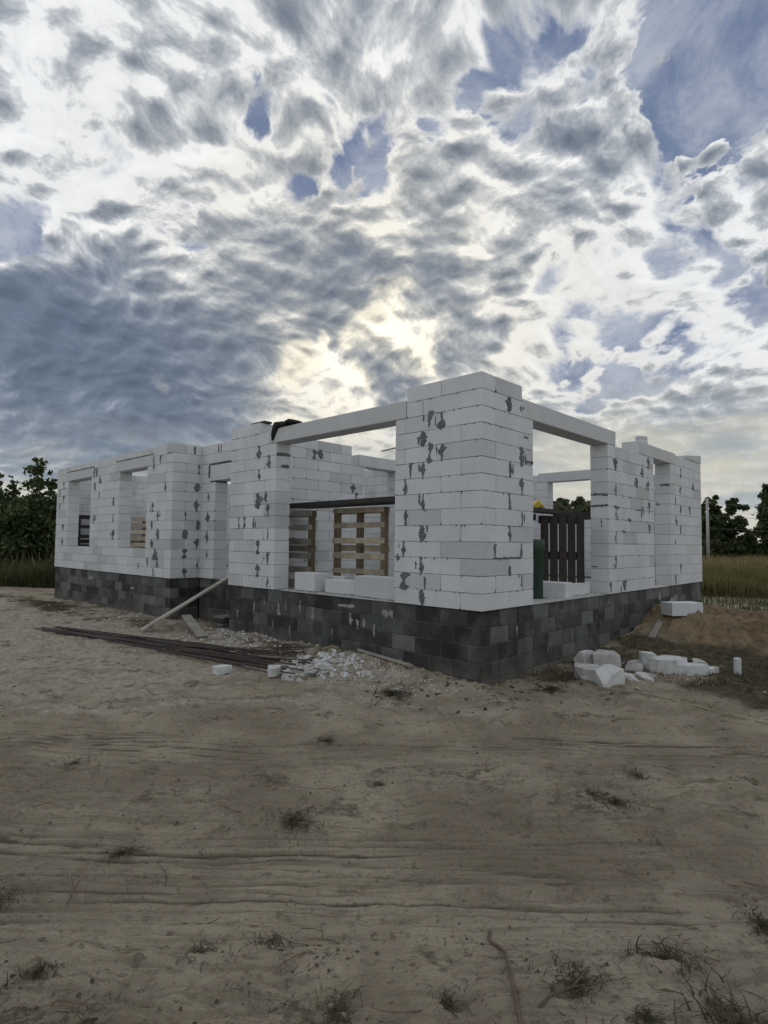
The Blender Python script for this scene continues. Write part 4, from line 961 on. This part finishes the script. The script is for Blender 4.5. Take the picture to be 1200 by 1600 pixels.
# uncountable litter: clods and broken straw
def litter():
    r_ = np.random.RandomState(4); vs, fs = [], []
    N = 15000
    v = 1.8+9*r_.rand(N)**1.3; u = (r_.rand(N)*2-1)*.8*v
    a_, b_ = uv_to_ab(u, v)
    dn = fbm(u*1.1+2, v*1.3, 3); road = ((v > 2.6) & (v < 3.5)) | ((v > 4.55) & (v < 5.3))
    keep = (r_.rand(N) < sst(dn, -.1, .5)*.95+.05) & ((a_ < -.05) | (b_ < -.05)) & (~road | (r_.rand(N) < .12))
    a_, b_ = a_[keep], b_[keep]; h = ground_h(a_, b_)
    for x, y, z in zip(b_, a_, h):
        n0 = len(vs); s = .0025+.009*r_.rand()**4; rot = r_.rand()*6.3; c, sn = math.cos(rot), math.sin(rot)
        if r_.rand() < .55:     # clod
            for dx, dy, dz in ((-1, -.8, 0), (1, -.7, 0), (.8, .9, 0), (-.9, .8, 0), (.1, 0, 1)):
                vs.append((x+s*(dx*c-dy*sn), y+s*(dx*sn+dy*c), z-.002+dz*s*1.1))
            for f in ((0, 1, 4), (1, 2, 4), (2, 3, 4), (3, 0, 4)): fs.append(tuple(n0+j for j in f))
        else:                   # straw
            L = s*4+.01; w_ = .0016
            for t in (0, .5, 1):
                bx = L*(t-.5); by = .15*L*math.sin(t*3)
                for sg in (-1, 1): vs.append((x+bx*c-(by+sg*w_)*sn, y+bx*sn+(by+sg*w_)*c, z+.004+.004*t))
            fs += [(n0, n0+1, n0+3, n0+2), (n0+2, n0+3, n0+5, n0+4)]
    tag(obj('soil_litter', mesh('soil_litter', vs, fs, M['clod'])), 'clods and bits of straw strewn over the soil', kind='stuff')
litter()
# ------------------------------------------------------------------ vegetation
def blades(name, N, area, hmin, hmax, w, mat, seed, label, lean=.35, heads=False):
    r_ = np.random.RandomState(seed); u, v = area(r_, N); a_, b_ = uv_to_ab(u, v); h = ground_h(a_, b_, False)
    n = len(u); L = hmin+(hmax-hmin)*r_.rand(n)**.8; L = L*(1+.35*fbm(u*.35, v*.35, 2)); an = r_.rand(n)*6.283; ln = lean*r_.rand(n)
    wx = np.cos(an)*w*(.6+.8*r_.rand(n)); wy = np.sin(an)*w*(.6+.8*r_.rand(n)); la = r_.rand(n)*6.283
    dx = np.cos(la)*ln*L; dy = np.sin(la)*ln*L
    P = np.zeros((n, 5, 3))
    P[:, 0] = np.stack([b_-wx, a_-wy, h-.05], -1); P[:, 1] = np.stack([b_+wx, a_+wy, h-.05], -1)
    f2 = 1.0 if not heads else 1.5
    P[:, 2] = np.stack([b_+dx*.45-wx*f2, a_+dy*.45-wy*f2, h+L*.6], -1); P[:, 3] = np.stack([b_+dx*.45+wx*f2, a_+dy*.45+wy*f2, h+L*.6], -1)
    P[:, 4] = np.stack([b_+dx, a_+dy, h+L*(1-.3*ln)], -1)
    me = bpy.data.meshes.new(name); me.vertices.add(n*5); me.vertices.foreach_set('co', P.ravel())
    base = (np.arange(n)*5)[:, None]
    q = base+np.array([[0, 1, 3, 2, 2, 3, 4]])
    me.loops.add(n*7); me.loops.foreach_set('vertex_index', q.ravel())
    me.polygons.add(n*2); st = np.stack([np.arange(n)*7, np.arange(n)*7+4], -1).ravel()
    me.polygons.foreach_set('loop_start', st); me.polygons.foreach_set('loop_total', np.tile([4, 3], n)); me.update(calc_edges=True)
    me.materials.append(mat)
    return tag(obj(name, me), label, kind='stuff')
def wedge(u0, u1, v0, v1, pw=1.0):
    def f(r_, N):
        v = v0+(v1-v0)*r_.rand(N)**pw; u = v*(u0+(u1-u0)*r_.rand(N)); return u, v
    return f
blades('dry_grass', 46000, wedge(.44, .95, 19, 60, 1.2), .35, .85, .012, M['field'], 1, 'tall dry grass field to the right of the house')
blades('dry_grass', 9000, wedge(.46, .9, 30, 62, 1), .6, 1.05, .014, M['dry'], 2, 'pale seeding heads along the back of the field')
blades('low_grass', 9000, wedge(.5, .95, 12, 21, 1), .06, .22, .006, M['weed'], 3, 'short grass on the sand beyond the mound')
blades('mound_weeds', 2200, lambda r_, N: (3.4+3.0*r_.rand(N), 6.9+1.4*r_.rand(N)+.3*r_.normal(size=N)), .015, .05, .0025, M['tuft'], 4, 'low dark weeds at the foot of the sand mound')
blades('tall_weeds', 26000, wedge(-.95, -.535, 20.0, 25, 1), .4, 1.0, .010, M['weed'], 5, 'tall dark weeds beyond the left end of the house', .8)
blades('dry_stalks', 380, wedge(-.9, -.54, 20.5, 24, 1), .9, 1.45, .009, M['field'], 6, 'pale dry seed stalks rising from the weeds', .7, True)
blades('dry_grass', 16000, wedge(-.2, .30, 24, 55, 1), .3, .9, .014, M['field'], 7, 'dry grass behind the house')
def leaves_np(pts, size, r_, up_bias=.3):
    n = len(pts); 
    t = r_.normal(size=(n, 3)); t /= np.linalg.norm(t, axis=1)[:, None]
    s = r_.normal(size=(n, 3)); s -= (s*t).sum(1)[:, None]*t; s /= np.linalg.norm(s, axis=1)[:, None]
    sz = size*(.55+.9*r_.rand(n))[:, None]
    p0 = pts-t*sz*.5; p2 = pts+t*sz*.6; nrm = np.cross(t, s)
    p1 = pts+s*sz*.38+nrm*sz*.10; p3 = pts-s*sz*.38+nrm*sz*.10
    return np.stack([p0, p1, p2, p3], 1)
def tree(loc, h, crown_r, label, cat, name, nleaf, lsize, mat, seed, group=None, shape='round', base=.25, lumps=26, tr=.05):
    r_ = np.random.RandomState(seed); rp = random.Random(seed)
    t = tag(empty(name, loc), label, cat, group)
    bm = bmesh.new(); tips = []
    bend = (rp.uniform(-.1, .1)*h, rp.uniform(-.1, .1)*h)
    tp = [Vector((bend[0]*q*q, bend[1]*q*q, h*.92*q)) for q in (0, .25, .5, .75, 1)]
    tube(bm, tp, [tr*h/4, tr*h/5, tr*h/7, tr*h/12, tr*h/40], 7)
    for i in range(lumps):
        q = base+(1-base)*(i+rp.random())/lumps; z = h*.92*q
        if shape == 'round': rad = crown_r*math.sqrt(max(.05, 1-((q-(base+1)/2)/((1-base)/2))**2*.92))
        elif shape == 'spire': rad = crown_r*(1.08-q)**.6
        else: rad = crown_r*(1.0-.55*q)
        an = i*2.4+rp.uniform(-.5, .5); rr_ = rad*rp.uniform(.35, 1.0)
        cpt = Vector((bend[0]*q*q+math.cos(an)*rr_, bend[1]*q*q+math.sin(an)*rr_, z+rp.uniform(0, .12)*h))
        st = Vector((bend[0]*q*q*.6, bend[1]*q*q*.6, max(.1, z-.12*h))); mid = (st+cpt)/2+Vector((0, 0, -.03*h))
        tube(bm, [st, mid, cpt], [tr*h/14, tr*h/22, tr*h/60], 5)
        tips.append((cpt, rad*rp.uniform(.25, .48) if shape != 'spire' else rad*rp.uniform(.5, .85)))
    tips.append((tp[-1], crown_r*.18))
    obj('trunk', bm_mesh('trunk', bm, M['bark'], True), t)
    per = nleaf//len(tips); P = []
    for cpt, rad in tips:
        d = r_.normal(size=(per, 3)); d /= np.linalg.norm(d, axis=1)[:, None]; d *= (r_.rand(per)**.45)[:, None]*rad*(.6+.8*r_.rand(per))[:, None]; d[:, 2] *= .72
        P.append(np.array(cpt)+d)
    P = np.concatenate(P); P = P[P[:, 2] > .15]
    Q = leaves_np(P, lsize, r_); n = len(Q)
    me = bpy.data.meshes.new('crown'); me.vertices.add(n*4); me.vertices.foreach_set('co', Q.ravel())
    me.loops.add(n*4); me.loops.foreach_set('vertex_index', np.arange(n*4)); me.polygons.add(n)
    me.polygons.foreach_set('loop_start', np.arange(n)*4); me.polygons.foreach_set('loop_total', np.full(n, 4)); me.update(calc_edges=True)
    me.materials.append(mat); obj('crown', me, t)
    return t
def at(px_, v, z=-.87):
    u = (px_-600)/911.9*v; a_, b_ = uv_to_ab(u, v); return W(a_, b_, z)
BU = 'bushes beyond the left end of the house'
for i, (px_, v, h, cr_, lab) in enumerate([(-60, 25, 3.6, 2.0, 'dark bush beyond the frame edge left of the house'), (-5, 26, 3.5, 1.9, 'dense dark bush at the left picture edge'), (35, 24.5, 3.2, 1.8, 'dense dark bush in the middle of the left thicket'),
                                      (80, 25.5, 3.3, 1.9, 'dense dark bush behind the left end of the house'), (125, 27, 3.2, 2.0, 'dark bush hidden mostly by the left end of the house'), (55, 29, 3.5, 2.2, 'bush at the back of the left thicket')]):
    tree(at(px_, v), h, cr_, lab, 'bush', 'bush', 11000, .15, M['leaf'], 100+i, BU, 'round', .02, 34, .03)
SA = 'leafy saplings above the left thicket'
for i, (px_, v, h, cr_, n, lab) in enumerate([(52, 24, 4.95, .85, 1500, 'tallest large-leaved sapling above the left thicket'), (25, 24.5, 4.2, .6, 800, 'slender sapling left of the tallest one'), (82, 24.2, 4.3, .6, 800, 'sapling touching the left end of the house'), (-4, 24, 4.25, .5, 600, 'sapling cut by the left picture edge')]):
    tree(at(px_, v), h, cr_, lab, 'sapling', 'sapling', int(n*.62), .165, M['leaf'], 130+i, SA, 'spire', .25, 60, .02)
TR = 'trees across the field on the right'
for i, (px_, v, h, cr_, n, shp, lab) in enumerate([(1110, 62, 6.9, 1.35, 4500, 'round', 'dark tree right behind the concrete pole'), (1149, 64, 6.9, 1.25, 4500, 'round', 'rounded tree in the middle of the right treeline'), (1130, 66, 4.4, 2.0, 5000, 'round', 'low tree between the two taller ones on the right'),
                                             (1202, 55, 7.6, 1.1, 4500, 'spire', 'tall ragged tree at the right picture edge'), (1214, 56, 8.2, 2.2, 6000, 'round', 'tree just past the right picture edge'), (1176, 60, 3.2, .8, 2200, 'spire', 'small pointed tree left of the ragged one'),
                                             (1092, 66, 5.5, 2.6, 5000, 'round', 'tree just behind the right end of the house')]):
    tree(at(px_, v), h, cr_, lab, 'tree', 'field_tree', n, .33, M['leaf'], 160+i, TR, shp, .12, 30, .05)
for i, px_ in enumerate(range(1086, 1260, 22)):
    tree(at(px_, 58+(i % 3)*2), 1.7+.5*(i % 2), 1.3, ['low bush at the foot of the pole', 'low bush second from the pole', 'low bush third from the pole', 'low bush fourth from the pole', 'low bush under the ragged tree', 'low bush at the right picture edge', 'low bush past the picture edge', 'low bush farthest right'][i], 'bush', 'field_bush', 3500, .26, M['leaf_mid'], 190+i, 'low bushes along the far edge of the field', 'round', .02, 18, .03)
for i, (px_, v, h, cr_, lab) in enumerate([(882, 50, 5.9, 1.3, 'left of the two tree tops seen through the right opening'), (911, 52, 5.9, 1.5, 'right one of the two tree tops seen through the right opening'), (930, 54, 5.6, 1.8, 'tree behind the pier beside the right opening')]):
    tree(at(px_, v), h, cr_, lab, 'tree', 'distant_tree', 3200, .30, M['leaf_haze'], 210+i, 'trees behind the house', 'round', .3, 22, .05)
# far belt of woodland, low on the horizon
def belt():
    r_ = np.random.RandomState(9); N = 60000
    ang = (r_.rand(N)*2-1)*1.05; v = 190+50*r_.rand(N); u = np.tan(ang)*v*.95
    top = 1.9+.8*fbm(u*.03, v*.0, 3)+.5*fbm(u*.16, v*.01+5, 3); z = -.8+np.abs(r_.rand(N)**.8)*np.maximum(top, 2)
    a_, b_ = uv_to_ab(u, v); Q = leaves_np(np.stack([b_, a_, z], -1), 2.0, r_); n = len(Q)
    me = bpy.data.meshes.new('far_wood'); me.vertices.add(n*4); me.vertices.foreach_set('co', Q.ravel())
    me.loops.add(n*4); me.loops.foreach_set('vertex_index', np.arange(n*4)); me.polygons.add(n)
    me.polygons.foreach_set('loop_start', np.arange(n)*4); me.polygons.foreach_set('loop_total', np.full(n, 4)); me.update(calc_edges=True)
    me.materials.append(M['leaf']); tag(obj('far_wood', me), 'low dark wood along the horizon', kind='stuff')
belt()
# pole, wires, white wall between the trees
pl = at(1106, 52); t = tag(empty('utility_pole', pl), 'slim concrete utility pole in front of the trees on the right', 'pole')
bm = bmesh.new(); tube(bm, [(0, 0, 0), (0, 0, 5.9)], [.15, .11], 8); obj('shaft', bm_mesh('shaft', bm, M['pole'], True), t)
bm = bmesh.new(); box_bm(bm, -.6, .6, -.05, .05, 5.45, 5.53, .01); obj('crossarm', bm_mesh('crossarm', bm, M['pole']), t, (0, 0, 0), (0, 0, R(40)))
for i, z in enumerate((5.5, 4.4, 3.3)):
    q0 = pl+Vector((0, 0, z)); q1 = at(1750, 60)+Vector((0, 0, z-.4)); pts = [q0.lerp(q1, s/12)+Vector((0, 0, -.5*math.sin(math.pi*s/12))) for s in range(13)]
    tag(obj('overhead_wire', tube_mesh('overhead_wire', pts, .018, M['wire'], 4)), ['topmost overhead wire running right from the concrete pole', 'middle overhead wire running right from the concrete pole', 'lowest overhead wire running right from the concrete pole'][i], 'wire', 'wires carried by the concrete pole')
q0, q1 = at(1108, 72), at(1180, 74); d = (q1-q0)
t = tag(empty('site_fence', q0, (0, 0, math.atan2(d.y, d.x))), 'low white wall glimpsed between the trees behind the pole', 'wall')
n = 5
for i in range(n):
    obj('panel', box_mesh('panel', (d.length/n-.08, .10, 1.9), M['white_wall'], .02), t, ((i+.5)*d.length/n, 0, .95))
    obj('post', box_mesh('post', (.14, .14, 2.05), M['pole'], .01), t, (i*d.length/n, 0, 1.02))
